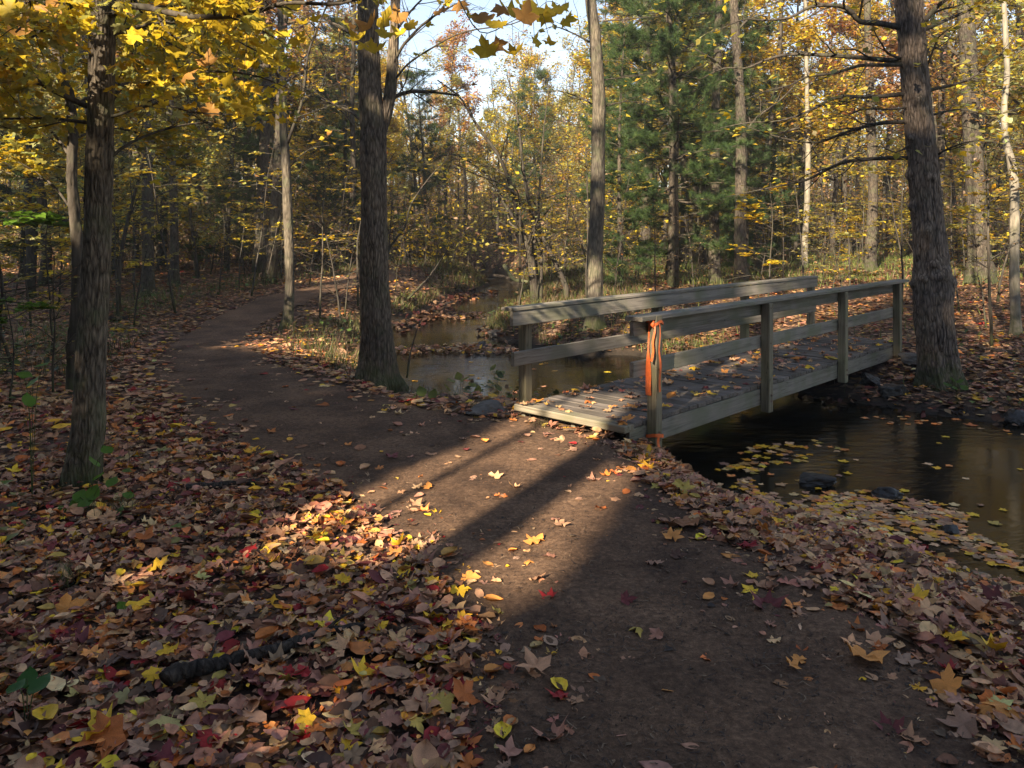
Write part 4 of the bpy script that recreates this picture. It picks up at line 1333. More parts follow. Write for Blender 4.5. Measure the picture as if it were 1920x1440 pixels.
# ------------------------------------------------------------------ pines
def pine_meshes(seed, H, r0, zlow, spread, dens=1.0):
    rng = np.random.RandomState(seed)
    gt, gn = Geo(), Geo()
    P = branch(rng, (0, 0, -0.1), (0, 0, 1), H + 0.1, 14, 0.02, 0.05)
    tube(gt, P, np.linspace(r0, r0 * 0.12, len(P)), 12)
    CP, CD = [], []
    z = zlow
    while z < H * 0.98:
        for q in range(rng.randint(3, 6)):
            a = rng.uniform(0, 2 * math.pi)
            t = (z - zlow) / (H - zlow)
            L = spread * (1 - 0.75 * t) * rng.uniform(0.6, 1.15) * min(1, 0.55 + t * 3)
            i = min(int((z + 0.1) / (H + 0.1) * 14), 13)
            p = P[i] + (P[i + 1] - P[i]) * ((z + 0.1) / (H + 0.1) * 14 - i)
            B = branch(rng, p, (math.cos(a), math.sin(a), rng.uniform(-0.15, 0.35)), L, 7, 0.10, 0.02)
            tube(gt, B, np.linspace(max(0.008, L * 0.011), 0.004, 8), 5)
            for k in range(int(9 * dens * L / 1.6) + 3):
                s = rng.uniform(0.25, 1.0)
                ii = min(int(s * 7), 6)
                pp = B[ii] + (B[ii + 1] - B[ii]) * (s * 7 - ii)
                d = B[ii + 1] - B[ii]
                d /= np.linalg.norm(d)
                sd = np.cross(d, (0, 0, 1)) * rng.choice([-1, 1])
                dd = d * rng.uniform(0.3, 1) + sd * rng.uniform(0.2, 1) + np.array([0, 0, rng.uniform(-0.05, 0.4)])
                l = rng.uniform(0.12, 0.5) * (1.1 - 0.5 * s)
                C = branch(rng, pp, dd, l, 3, 0.15, 0.05)
                tube(gt, C, np.linspace(0.005, 0.003, 4), 3, cap=False)
                for m in (1.0, 0.72, 0.45) if l > .25 else (1.0, 0.6):
                    CP.append(pp + (C[-1] - pp) * m)
                    CD.append((C[-1] - C[-2]) / (np.linalg.norm(C[-1] - C[-2]) + 1e-9))
        z += rng.uniform(0.22, 0.5)
    CP, CD = np.array(CP), np.array(CD)
    nn = 30
    n = len(CP) * nn
    P0 = np.repeat(CP, nn, 0) + rng.normal(0, 0.018, (n, 3))
    d = np.repeat(CD, nn, 0) * 0.75 + rng.normal(0, 0.75, (n, 3)) + [0, 0, 0.12]
    d /= np.linalg.norm(d, axis=1)[:, None]
    ln = rng.uniform(0.10, 0.19, n)
    sd = np.cross(d, rng.normal(0, 1, (n, 3)))
    sd /= np.linalg.norm(sd, axis=1)[:, None] + 1e-9
    V = np.stack([P0 - sd * 0.0036, P0 + sd * 0.0036, P0 + d * ln[:, None] + [0, 0, -0.012]], 1)
    base = np.array([(0.044, 0.078, 0.023), (0.066, 0.102, 0.028), (0.033, 0.060, 0.021)])[np.repeat(rng.randint(0, 3, len(CP)), nn)] * rng.uniform(0.75, 1.3, (n, 1))
    gn.add(V.reshape(-1, 3), np.arange(n * 3).reshape(-1, 3), None, np.repeat(base, 3, 0))
    return gt.mesh('trunk', M_BARK_F), gn.mesh('needles', M_NEEDLE)

PINES = [pine_meshes(5, 13, 0.15, 0.9, 3.0, 2.1), pine_meshes(6, 15, 0.2, 2.2, 2.8, 1.0), pine_meshes(7, 8, 0.09, 0.5, 1.9, 1.2)]

def pine(px, depth, v, label, rz=0.0, s=1.0):
    x = (px - CX) / F * depth
    t = thing('pine_tree', label, 'tree', (x, depth, float(ground_z(x, depth)) - 0.02), rz)
    obj('trunk', PINES[v][0], t)
    obj('needles', PINES[v][1], t)
    t.scale = (s, s, s)
    return t

pine(1262, 20.5, 0, 'dark green pine with soft full needles behind the middle of the bridge', 0.4)
pine(1165, 19.5, 2, 'young bushy pine just right of the sunlit trunk', 2.6, 0.85)
pine(1400, 23.5, 2, 'second smaller dark pine right of the bridge middle', 2.2, 1.0)
pine(1210, 25.5, 1, 'taller thin pine between the sunlit trunk and the full dark pine', 1.7)
pine(1322, 27, 1, 'loose pine half hidden behind the full dark pine', 3.0, 0.95)
pine(1440, 30, 2, 'small young pine on the edge of the sunny clearing', 1.0)
pine(60, 23, 2, 'dark pine among the left woods, nearest the left edge', 0.7, 1.2)
pine(215, 26, 2, 'dark pine in the left woods just left of the swollen-based trunk', 1.9, 1.3)
pine(305, 29, 1, 'tall dark pine behind the swollen-based trunk', 2.9, 0.8)
pine(480, 29, 2, 'dark pine just left of the slender grey trunk, behind the shorter one', 3.7, 1.3)
pine(640, 30, 2, 'dark pine between the slender grey trunk and the forked oak', 0.1, 1.2)
pine(425, 26, 2, 'short dark pine in the shaded woods left of the slender grey trunk', 2.0, 1.1)
pine(372, 31, 1, 'tall dark pine deep in the woods beyond the bend of the path', 0.2, 0.9)
pine(600, 34, 2, 'small pine at the far end of the path', 4.0, 1.2)
pine(800, 36, 2, 'rounded dull green pine beyond the head of the stream', 5.2, 1.1)
pine(1010, 40, 2, 'faint pine far behind the arching many-stemmed tree', 3.3, 1.2)

# ------------------------------------------------------------------ the woods behind
def decid(seed, H, r0, base, nl, spread, nleaf, lsize, pal, w, up=0.05, k=8):
    rng = np.random.RandomState(seed)
    gt, gl = Geo(), Geo()
    P = branch(rng, (0, 0, -0.1), (rng.normal(0, .05), rng.normal(0, .05), 1), H + 0.1, 12, 0.045, 0.06)
    R = np.linspace(1, 0.16, 13) * r0
    R[0] *= 1.35
    tube(gt, P, R, k)
    A = []
    for q in range(nl):
        t = base + (0.97 - base) * (q + rng.uniform(0, 1)) / nl
        i = min(int(t * 12), 11)
        p = P[i] + (P[i + 1] - P[i]) * (t * 12 - i)
        a = rng.uniform(0, 2 * math.pi)
        tt = (t - base) / (1 - base)
        L = spread * (1 - 0.55 * tt) * rng.uniform(0.6, 1.2)
        B = branch(rng, p, (math.cos(a), math.sin(a), rng.uniform(0.15, 0.7) + 0.5 * tt), L, 6, 0.16, up)
        rb = r0 * (1 - t) * 0.45 + 0.012
        tube(gt, B, np.linspace(rb, 0.006, 7), 5)
        for s in range(rng.randint(4, 7)):
            u = rng.uniform(0.25, 1.0)
            ii = min(int(u * 6), 5)
            pp = B[ii] + (B[ii + 1] - B[ii]) * (u * 6 - ii)
            d = B[ii + 1] - B[ii]
            C = branch(rng, pp, d / np.linalg.norm(d) + rng.normal(0, 0.6, 3), L * rng.uniform(0.25, 0.5), 4, 0.2, 0.03)
            tube(gt, C, np.linspace(rb * 0.35 + 0.003, 0.004, 5), 4, cap=False)
            A += list(C[1:])
            for e in range(3):
                m = C[rng.randint(1, 5)]
                E = branch(rng, m, rng.normal(0, 1, 3) + [0, 0, 0.3], L * rng.uniform(0.12, 0.28), 3, 0.2, 0.0)
                tube(gt, E, np.linspace(0.005, 0.0025, 4), 3, cap=False)
                A += list(E[1:])
    A = np.array(A)
    idx = rng.randint(0, len(A), nleaf)
    # foliage gathers in clumps: some twigs full, others bare
    dens = sstep(-0.25, 0.35, fbm(A[:, 0] * 0.7, A[:, 1] * 0.7, A[:, 2] * 0.7, seed, 2))
    idx = idx[rng.uniform(0, 1, nleaf) < 0.12 + 0.88 * dens[idx]]
    n = len(idx)
    P0 = A[idx] + rng.normal(0, 0.14, (n, 3))
    scatter(gl, DIAMOND, P0, rots(rng, n, 0.6), lsize * rng.uniform(0.6, 1.3, n), pick(rng, pal, w, n, 0.2))
    return gt.mesh('trunk', [M_TWIG, M_BARK_F, M_TWIG][seed % 3]), gl.mesh('crown', M_LEAF)

Yp = ['golden yellow', 'deep yellow', 'olive yellow', 'amber', 'pale green']
VAR = {}
VAR['gold'] = [decid(301, 13, 0.13, 0.30, 20, 2.8, 15000, 0.15, Yp, (5, 4, 2, 1, .5)), decid(302, 11, 0.10, 0.22, 20, 2.5, 13000, 0.14, Yp, (4, 3, 3, 1, 1)), decid(303, 15, 0.17, 0.35, 22, 3.2, 15000, 0.16, Yp, (6, 3, 2, 2, 0))]
VAR['olive'] = [decid(304, 12, 0.12, 0.22, 22, 2.7, 14000, 0.14, ['olive yellow', 'pale green', 'golden yellow'], (5, 3, 2)), decid(305, 10, 0.08, 0.15, 20, 2.3, 13000, 0.13, ['olive yellow', 'pale green', 'deep yellow'], (4, 4, 1))]
VAR['rust'] = [decid(306, 13, 0.13, 0.30, 20, 2.8, 12500, 0.15, ['rust orange', 'amber', 'tan', 'deep yellow'], (4, 4, 2, 2)), decid(307, 14, 0.15, 0.35, 22, 3.0, 11000, 0.15, ['tan', 'amber', 'dusty pink'], (4, 3, 2))]
VAR['bare'] = [decid(308, 14, 0.14, 0.35, 22, 2.9, 1000, 0.14, ['tan', 'amber'], (2, 2)), decid(309, 12, 0.09, 0.3, 20, 2.4, 1600, 0.14, ['olive yellow', 'golden yellow'], (2, 2)), decid(310, 15, 0.2, 0.4, 24, 3.3, 800, 0.15, ['tan', 'rust orange'], (2, 2))]
DESC = {'gold': 'gold-leaved tree', 'olive': 'olive-leaved tree', 'rust': 'rust-leaved tree', 'bare': 'nearly bare tree'}

frng = np.random.RandomState(77)
LAND = [(150, 'the near lichened trunk'), (278, 'the swollen-based trunk'), (540, 'the slender grey trunk'), (704, 'the forked oak'), (1003, 'the arching many-stemmed tree'), (1115, 'the sunlit trunk'), (1265, 'the full dark pine'), (1508, 'the thin pale clearing trunk'), (1745, 'the big scaly trunk')]
spots, made = [(at(q[0], 500, q[1])[0], q[1]) for q in ((278, 18.5), (326, 21), (1262, 20.5), (1390, 19), (1340, 21), (1508, 27), (1632, 24), (1838, 20), (1210, 25.5), (1322, 27))], []
tries = 0
while len(made) < 250 and tries < 9000:
    tries += 1
    y = 15 + 58 * frng.uniform(0, 1) ** 0.75
    x = frng.uniform(-0.72, 0.72) * y + frng.uniform(-2, 2)
    if float(stream_sd(x, y)) < 1.0 or float(poly_sd(PATH, x, y)) < 0.9:
        continue
    px = CX + F * x / y
    if min((x - a) ** 2 + (y - b) ** 2 for a, b in spots) < (1.0 + y * 0.018) ** 2:
        continue
    if y < 34 and (745 < px < 1100 or (1100 < px < 1180 and y < 22)):
        continue
    if 1400 < px < 1700 and y < 30 and frng.uniform() < 0.75:
        continue
    if px > 1640 and y < 18:
        continue
    sky_open = (720 < px < 1010) or (1410 < px < 1500)
    if sky_open and frng.uniform() < 0.1:
        continue
    if px < 700:
        kd = frng.choice(['gold', 'olive', 'rust', 'bare'], p=[.30, .36, .07, .27])
    elif px < 1050:
        kd = frng.choice(['gold', 'olive', 'rust', 'bare'], p=[.18, .30, .08, .44])
    else:
        kd = frng.choice(['gold', 'olive', 'rust', 'bare'], p=[.36, .27, .08, .29])
    s = frng.uniform(0.75, 1.15) * (0.92 if sky_open else 1.0)
    spots.append((x, y))
    made.append((px, x, y, kd, s))

def ordinal(k):
    w = ['first', 'second', 'third', 'fourth', 'fifth', 'sixth', 'seventh', 'eighth', 'ninth', 'tenth', 'eleventh', 'twelfth', 'thirteenth', 'fourteenth', 'fifteenth', 'sixteenth', 'seventeenth', 'eighteenth', 'nineteenth', 'twentieth']
    return w[k] if k < len(w) else 'twenty-' + w[k - 20]

def between(px):
    for a, b in zip([(-1e9, None)] + LAND, LAND + [(1e9, None)]):
        if a[0] <= px < b[0]:
            return a[1], b[1]

cells = {}
for m in sorted(made):
    band = 'near' if m[2] < 28 else 'mid-distance' if m[2] < 48 else 'distant'
    cells.setdefault((between(m[0]), m[3], band), []).append(m)
for (bt, kd, band), ms in cells.items():
    a, b = bt
    place = f'left of {b}' if a is None else f'right of {a}' if b is None else f'between {a} and {b}'
    for k, (px, x, y, _, s) in enumerate(ms):
        tm, cm = VAR[kd][frng.randint(len(VAR[kd]))]
        nth = (ordinal(k) + ' ') if len(ms) > 1 else ''
        t = thing('woodland_tree', f'{nth}{band} {DESC[kd]} {place}', 'tree', (x, y, float(ground_z(x, y))), frng.uniform(0, 6.28), 'woodland trees beyond the stream and path')
        t.scale = (s, s, s * frng.uniform(0.9, 1.1))
        obj('trunk', tm, t)
        obj('crown', cm, t)

# the thicket of brush between the trees, deeper in
g = Geo()
wr = np.random.RandomState(87)
n = 2600
ty = wr.uniform(26, 72, n)
tx = wr.uniform(-0.75, 0.75, n) * ty
keep = (stream_sd(tx, ty) > 0.8) & (poly_sd(PATH, tx, ty) > 1.2) & (fbm(tx * 0.12, ty * 0.12, 0, 211, 2) > -0.35) & ~((tx > 4) & (ty < 36) & (tx < 0.5 * ty))
tx, ty = tx[keep], ty[keep]
n = len(tx)
tz = ground_z(tx, ty)
hh = wr.uniform(0.8, 3.4, n)
per = 46
P = np.repeat(np.column_stack([tx, ty, tz + hh * 0.55]), per, 0) + wr.normal(0, 1, (n * per, 3)) * np.repeat(np.column_stack([hh * 0.35, hh * 0.35, hh * 0.28]), per, 0)
HC = np.array([PAL['olive yellow'], PAL['tan'], PAL['golden yellow'], (0.10, 0.12, 0.05), PAL['chestnut brown'], PAL['deep yellow']])
C = np.repeat(HC[wr.choice(6, n, p=[.24, .2, .18, .16, .12, .10])], per, 0) * wr.uniform(0.65, 1.25, (n * per, 1))
scatter(g, DIAMOND, P, rots(wr, n * per, 0.6), wr.uniform(0.10, 0.2, n * per) * np.repeat(0.7 + ty / 70, per), C)
for q in range(n):
    for e in range(3):
        B = branch(wr, (tx[q] + wr.normal(0, .2), ty[q] + wr.normal(0, .2), tz[q] - 0.05), (wr.normal(0, .3), wr.normal(0, .3), 1), hh[q] * wr.uniform(0.7, 1.4), 4, 0.15, 0.02)
        tube(g, B, np.linspace(0.018, 0.006, 5), 3, (0.10, 0.08, 0.065), cap=False)
kind(obj('undergrowth', g.mesh('undergrowth', M_LEAF)), 'stuff')

# far woods that read as one mass
g = Geo()
wr = np.random.RandomState(88)
n = 1500
cy_ = wr.uniform(70, 130, n)
cx_ = wr.uniform(-0.85, 0.85, n) * cy_
cz_ = ground_z(cx_, cy_) + 11.5 * wr.uniform(0, 1, n) ** 1.15 * (0.75 + 0.25 * np.sin(cx_ * 0.12) + 0.1)
cr = wr.uniform(1.5, 3.2, n)
per = 85
P = np.repeat(np.column_stack([cx_, cy_, cz_]), per, 0) + wr.normal(0, 0.5, (n * per, 3)) * np.repeat(cr, per)[:, None] * [1, 1, 0.8]
hue = wr.choice(5, n, p=[.3, .25, .2, .15, .1])
HC = np.array([PAL['golden yellow'], PAL['amber'], PAL['tan'], PAL['olive yellow'], (0.06, 0.10, 0.04)])
C = np.repeat(HC[hue], per, 0) * wr.uniform(0.7, 1.25, (n * per, 1))
scatter(g, DIAMOND, P, rots(wr, n * per, 0.8), wr.uniform(0.3, 0.6, n * per), C)
for q in range(420):
    y = wr.uniform(72, 140)
    x = wr.uniform(-0.85, 0.85) * y
    B = branch(wr, (x, y, float(ground_z(x, y)) - 0.2), (0, 0, 1), wr.uniform(9, 15), 5, 0.05, 0)
    tube(g, B, np.linspace(wr.uniform(0.1, 0.2), 0.04, 6), 4, (0.16, 0.13, 0.10), cap=False)
kind(obj('far_woods', g.mesh('far_woods', M_LEAF)), 'stuff')

# ------------------------------------------------------------------ the woods on the sunny side, behind the camera: they shade the path
SH = SDIR[:2] / SDIR[2]
AZV = -SDIR[:2] / np.linalg.norm(SDIR[:2])              # the way the light travels over the ground
NV = np.array([AZV[1], -AZV[0]])

def shade_q(P):
    """Where the shadow of a point falls on level ground."""
    P = np.asarray(P)
    return P[..., :2] - SH * P[..., 2:3]

def px3(px, py, z):
    d = F * (CAMZ - z) / (py - HY)
    return shade_q(np.array([(px - CX) / F * d, d, z]))

OPEN = [[px3(*p) for p in [(640, 1020, 0), (670, 955, 0), (760, 885, 0), (880, 832, 0), (945, 800, 0), (985, 752, .12), (1090, 730, .12), (1185, 738, .12), (1140, 790, .12), (1150, 860, 0), (1185, 905, 0), (1120, 1000, 0), (1000, 1120, 0), (915, 1165, 0), (860, 1135, 0), (830, 1060, 0), (740, 1040, 0), (680, 1070, 0)]]]

def gap_at(P, hn, hm):
    q = shade_q(np.array(P, float))
    OPEN.append([q + NV * a * hn + AZV * b * hm for a, b in ((-1, -1), (1, -1), (1, 1), (-1, 1))])

postp = bw(near_posts[0][0], -0.05)
gap_at([postp[0] - 0.05, postp[1], 0.62], 0.10, 0.75)
t4 = at(1114, 500, 14.2)
for z, h in ((0.75, 0.75), (2.75, 0.35), (3.7, 0.3), (-0.15, 0.25)):
    gap_at([t4[0] - 0.04, t4[1], z], 0.16, h)
t1p = at(166, 700, 5.3)
gap_at([t1p[0] - 0.03, t1p[1] - 0.05, 0.68], 0.06, 0.45)
gap_at([at(187, 250, 5.3)[0] - 0.03, 5.2, 2.3], 0.06, 0.4)
for px, py, h in ((300, 1085, .10), (420, 1060, .08), (505, 1070, .09), (540, 1000, .08), (215, 1135, .05), (60, 1180, .06), (620, 1320, .07), (700, 1290, .08), (455, 1390, .06), (560, 1400, .06), (820, 1345, .05), (1040, 790, .06), (1210, 880, .06), (1290, 930, .06), (230, 700, .12), (600, 740, .1), (760, 760, .15), (840, 770, .12)):
    gap_at([*flat(px, py), 0.02], h, h * 1.6)

for px, py, d, hn, hm in ((470, 395, 13.5, .8, 1.6), (590, 400, 17, 1.0, 1.6), (640, 405, 19, 1.0, 1.5), (430, 390, 16, .7, 1.2), (500, 430, 20, 1.0, 1.5)):
    gap_at(at(px, py, d), hn, hm)
FLECK = [flat(*p) for p in ((380, 985), (560, 935), (700, 930), (780, 1050), (830, 1150), (700, 1180), (520, 1160), (330, 1110))]

def lit(P):
    q = shade_q(P)
    m = np.zeros(len(P), bool)
    for k, poly in enumerate(OPEN):
        m |= poly_sd([tuple(p) for p in poly], q[:, 0], q[:, 1]) < (0.15 if k == 0 else 0.09)
    m |= (poly_sd(FLECK, q[:, 0], q[:, 1]) < 0) & (fbm(q[:, 0] * 2.6, q[:, 1] * 2.6, 0, 151, 2) > 0.42)
    # a broad ragged opening higher up lets the sun into the gold boughs
    nn, mm = q @ NV, q @ AZV
    m |= (((nn > -9.5) & (nn < -5.9)) | ((nn > -5.05) & (nn < -2.75))) & (mm > 7.9) & (mm < 20) & (fbm(nn * 0.9, mm * 0.45, 0, 141, 2) > -0.8)
    m |= (nn > -3.0) & (nn < -1.85) & (mm > 8.7) & (mm < 10.1)
    return m

sr = np.random.RandomState(55)
shade_spots = []
for row, (m0, H, off) in enumerate(((-8.5, 15.5, 0.0), (-13.5, 19.0, 1.7), (-19.0, 20.0, 0.6))):
    for q in range(11):
        n0 = -24 + off + q * 3.7 + sr.uniform(-0.5, 0.5)
        if row == 0 and abs(n0 + 2.3) < 1.2:
            n0 -= 1.6
        shade_spots.append((n0, m0 + sr.uniform(-0.8, 0.8), H * sr.uniform(0.9, 1.08) * (1.15 if n0 < -9 else 1.0)))
for hk, (n0, m0, H) in enumerate(shade_spots):
    b = NV * n0 + AZV * m0
    gz = float(ground_z(b[0], b[1]))
    t = thing('hemlock_tree', f'dense dark hemlock, {ordinal(hk % 11)} along the {["front", "middle", "back"][hk // 11]} row behind the viewer', 'tree', (b[0], b[1], gz), 0, 'shading hemlocks behind the viewer')
    gt, gl = Geo(), Geo()
    B = branch(sr, (0, 0, -0.1), (0, 0, 1), H, 6, 0.01, 0.1)
    n = int(5200 * (H / 14) ** 1.5)
    zz = 0.8 + (H - 0.8) * (1 - np.sqrt(sr.uniform(0, 1, n)))
    rr = (0.5 + 2.9 * (1 - zz / H)) * np.sqrt(sr.uniform(0, 1, n))
    aa = sr.uniform(0, 6.283, n)
    P = np.column_stack([rr * np.cos(aa), rr * np.sin(aa), zz])
    W = P + [b[0], b[1], gz]
    kp = ~lit(W)  # leaves cut out of these unseen crowns to shape the sun patches
    P = P[kp]
    scatter(gl, DIAMOND, P, rots(sr, len(P), 0.9), sr.uniform(0.35, 0.6, len(P)), np.tile([(0.03, 0.06, 0.025)], (len(P), 1)))
    trunk_ok = not lit(B + [b[0], b[1], gz]).any()
    tube(gt, B, np.linspace(0.17 if trunk_ok else 0.03, 0.02, len(B)), 8)
    obj('trunk', gt.mesh('trunk', M_BARK_B), t)
    obj('crown', gl.mesh('crown', M_NEEDLE), t)

def bare_pole(q0, r, m0, label, lean=0.0):
    """A bare trunk in the gap; its shadow runs over the path through ground point q0."""
    q0 = np.array(q0)
    b = q0 + AZV * (m0 - q0 @ AZV)
    t = thing('dead_tree', label, 'tree', (b[0], b[1], 0), 0)
    g = Geo()
    P = np.array([[NV[0] * lean * z, NV[1] * lean * z, z] for z in np.linspace(-0.1, 11, 12)])
    P[:, :2] += sr.normal(0, 0.02, (12, 2))
    tube(g, P, np.linspace(r * 1.15, r * 0.75, 12), 12)
    obj('trunk', g.mesh('trunk', M_BARK_B), t)

bare_pole(flat(985, 945), 0.175, -7.5, 'bare standing trunk behind the viewer throwing the broad shadow over the path')
bare_pole(flat(800, 908), 0.045, -6.0, 'thin bare pole behind the viewer throwing the narrow shadow over the path')

# ------------------------------------------------------------------ understory saplings, shrubs
def sapling_meshes(seed, H, nb, L, pal, w, lsize=0.085, lpt=7, lift=0.25):
    rng = np.random.RandomState(seed)
    gt, gl = Geo(), Geo()
    P = branch(rng, (0, 0, -0.05), (rng.normal(0, .12), rng.normal(0, .12), 1), H, 9, 0.08, 0.08)
    tube(gt, P, np.linspace(0.008 + 0.0045 * H, 0.003, 10), 6)
    for q in range(nb):
        t = rng.uniform(0.22, 1.0)
        i = min(int(t * 9), 8)
        p = P[i] + (P[i + 1] - P[i]) * (t * 9 - i)
        a = rng.uniform(0, 6.283)
        l = L * (1.15 - 0.6 * t) * rng.uniform(0.6, 1.2)
        B = branch(rng, p, (math.cos(a), math.sin(a), lift + rng.uniform(-.1, .2)), l, 6, 0.12, -0.02)
        tube(gt, B, np.linspace(0.006, 0.002, 7), 4, cap=False)
        tw_ = [B]
        for e in range(4):
            m = B[rng.randint(2, 6)]
            d = (B[-1] - B[0]) / l
            sd = np.array([-d[1], d[0], 0]) * rng.choice([-1, 1])
            C = branch(rng, m, d * 0.7 + sd * rng.uniform(.5, 1), l * rng.uniform(0.25, 0.5), 4, 0.1, -0.02)
            tube(gt, C, np.linspace(0.003, 0.0015, 5), 3, cap=False)
            tw_.append(C)
        if rng.uniform() < 0.15:
            continue
        for C in tw_:
            n = lpt + rng.randint(0, 3)
            u = rng.uniform(0.25, 1.0, n) * (len(C) - 1)
            ii = np.minimum(u.astype(int), len(C) - 2)
            pp = C[ii] + (C[ii + 1] - C[ii]) * (u - ii)[:, None]
            d = C[-1] - C[0]
            yaw = math.atan2(d[1], d[0]) - math.pi / 2 + rng.choice([-1, 1], n) * rng.uniform(0.4, 1.2, n)
            S = lsize * rng.uniform(0.7, 1.25, n)
            off = np.column_stack([-np.sin(yaw), np.cos(yaw), np.full(n, -0.1)]) * S[:, None] * 0.5
            scatter(gl, SMALL, pp + off, rots(rng, n, 0.32, yaw), S, pick(rng, pal, w, n, 0.16))
    return gt.mesh('stem', M_TWIG), gl.mesh('foliage', M_LEAF)

SAP = {'yellow': [sapling_meshes(401, 3.2, 17, 1.0, ['golden yellow', 'deep yellow', 'olive yellow'], (5, 3, 2)), sapling_meshes(402, 2.4, 14, 0.9, ['golden yellow', 'deep yellow'], (5, 3)), sapling_meshes(403, 4.2, 22, 1.2, ['golden yellow', 'amber', 'deep yellow'], (4, 1, 3))],
       'olive': [sapling_meshes(404, 2.8, 16, 0.95, ['olive yellow', 'pale green', 'golden yellow'], (4, 2, 2)), sapling_meshes(405, 3.6, 18, 1.1, ['olive yellow', 'golden yellow'], (4, 2))],
       'bare': [sapling_meshes(406, 2.6, 16, 0.8, ['olive yellow', 'tan'], (2, 2), 0.06, 1, 0.6), sapling_meshes(407, 3.4, 20, 0.9, ['tan', 'amber'], (2, 2), 0.06, 1, 0.6), sapling_meshes(408, 1.8, 14, 0.6, ['olive yellow', 'rust orange'], (2, 1), 0.05, 1, 0.7)]}
GREEN_SAP = None

sap_list = []
for px, d, kd in ((470, 13.5, 'yellow'), (575, 17, 'yellow'), (640, 19, 'yellow'), (430, 16, 'yellow'), (500, 21, 'yellow'), (850, 24, 'yellow'), (905, 27, 'yellow'), (790, 21, 'olive'), (1285, 26, 'yellow'), (1445, 24, 'yellow'), (1540, 26, 'yellow'), (1595, 23, 'yellow'), (1480, 30, 'yellow'), (1570, 32, 'yellow'), (1440, 33, 'yellow'), (1640, 29, 'yellow'),
                  (1870, 16, 'yellow'), (1800, 15, 'olive'), (1845, 22, 'olive'), (1900, 19, 'yellow'), (30, 9, 'olive'), (95, 10.5, 'yellow'), (60, 13, 'yellow'), (15, 14, 'olive'), (225, 14, 'yellow'), (110, 16, 'yellow'), (330, 15, 'olive'), (1195, 22, 'yellow'), (1080, 24, 'yellow'), (1110, 20, 'olive'), (1170, 28, 'yellow'), (250, 22, 'yellow'), (180, 19, 'olive'), (1520, 21, 'olive'), (1700, 20, 'olive'), (1610, 27, 'yellow'),
                  (760, 14.5, 'bare'), (745, 17, 'bare'), (790, 17.5, 'bare'), (820, 22, 'bare'), (770, 24, 'bare'), (850, 29, 'bare'), (740, 20, 'bare'), (880, 31, 'bare'), (1060, 21, 'bare'), (1030, 24, 'bare'), (1150, 18.5, 'bare'), (1230, 17, 'bare'), (1300, 18, 'bare'), (1420, 17, 'bare'), (1690, 15, 'bare'), (1790, 12.5, 'bare'), (1850, 13, 'bare'), (600, 15, 'bare'), (640, 14, 'bare'), (580, 20, 'bare'), (100, 8, 'bare'), (250, 13, 'bare'), (410, 19, 'bare'), (1560, 19, 'bare'), (1860, 11, 'bare'), (940, 36, 'bare'), (1100, 17, 'bare'), (680, 22, 'bare'), (460, 24, 'bare'), (1470, 20, 'bare')):
    sap_list.append((px, d, kd))
for q in range(130):
    d = frng.uniform(15, 48)
    px = frng.uniform(-60, 1980)
    sap_list.append((px, d, frng.choice(['yellow', 'olive', 'bare'], p=[.4, .25, .35])))
cells = {}
for px, d, kd in sorted(sap_list):
    x = (px - CX) / F * d
    if float(stream_sd(x, d)) < 0.35 or float(poly_sd(PATH, x, d)) < 0.3:
        continue
    band = 'near' if d < 16 else 'mid-distance' if d < 25 else 'distant'
    cells.setdefault((between(px), kd, band), []).append((px, x, d))
for (bt, kd, band), ms in cells.items():
    a, b = bt
    place = f'left of {b}' if a is None else f'right of {a}' if b is None else f'between {a} and {b}'
    for k, (px, x, d) in enumerate(ms):
        tm, cm = SAP[kd][frng.randint(len(SAP[kd]))]
        nth = (ordinal(k) + ' ') if len(ms) > 1 else ''
        word = {'yellow': 'yellow-leaved sapling', 'olive': 'olive-leaved sapling', 'bare': 'twiggy bare shrub'}[kd]
        t = thing('shrub' if kd == 'bare' else 'sapling', f'{nth}{band} {word} {place}', 'shrub' if kd == 'bare' else 'sapling', (x, d, float(ground_z(x, d))), frng.uniform(0, 6.28), 'saplings and shrubs under the trees')
        s = frng.uniform(0.7, 1.2)
        t.scale = (s, s, s)
        obj('stem', tm, t)
        obj('foliage', cm, t)

def plant(label, px, py, leaf_px, depth, colr, size, name='seedling', q=0):
    """A small plant: one stem and single leaves, each a part."""
    b = gp(px, py) if depth is None else np.array([(px - CX) / F * depth, depth, float(ground_z((px - CX) / F * depth, depth))])
    t = thing(name, label, 'plant', tuple(b))
    g = Geo()
    rng = np.random.RandomState(int(px) + 3)
    gg = Geo()
    V, T = OVALS[q]
    gg.add(V * [1.5, 1, 1], T, None, colr)
    lm = gg.mesh('leaf', M_LEAF)
    for x, y in leaf_px:
        p = at(x, y, b[1] + rng.uniform(-0.1, 0.1)) - b
        if p[2] < 0.02:
            p[2] = 0.03
        mid = p * [0.4, 0.4, 0.75]
        tube(g, refine([np.zeros(3) - [0, 0, .03], mid, p], 4), [0.0032] + [0.002] * 8, 4)
        o = obj('leaf', lm, t, tuple(p))
        s = size * rng.uniform(0.75, 1.2)
        o.scale = (s, s, s)
        o.rotation_euler = (rng.uniform(0.2, 1.1), rng.uniform(-0.4, 0.4), rng.uniform(-1.5, 1.5))
    obj('stem', g.mesh('stem', plain_mat('green_stem', (0.06, 0.08, 0.02)) if 'green_stem' not in bpy.data.materials else bpy.data.materials['green_stem']), t)

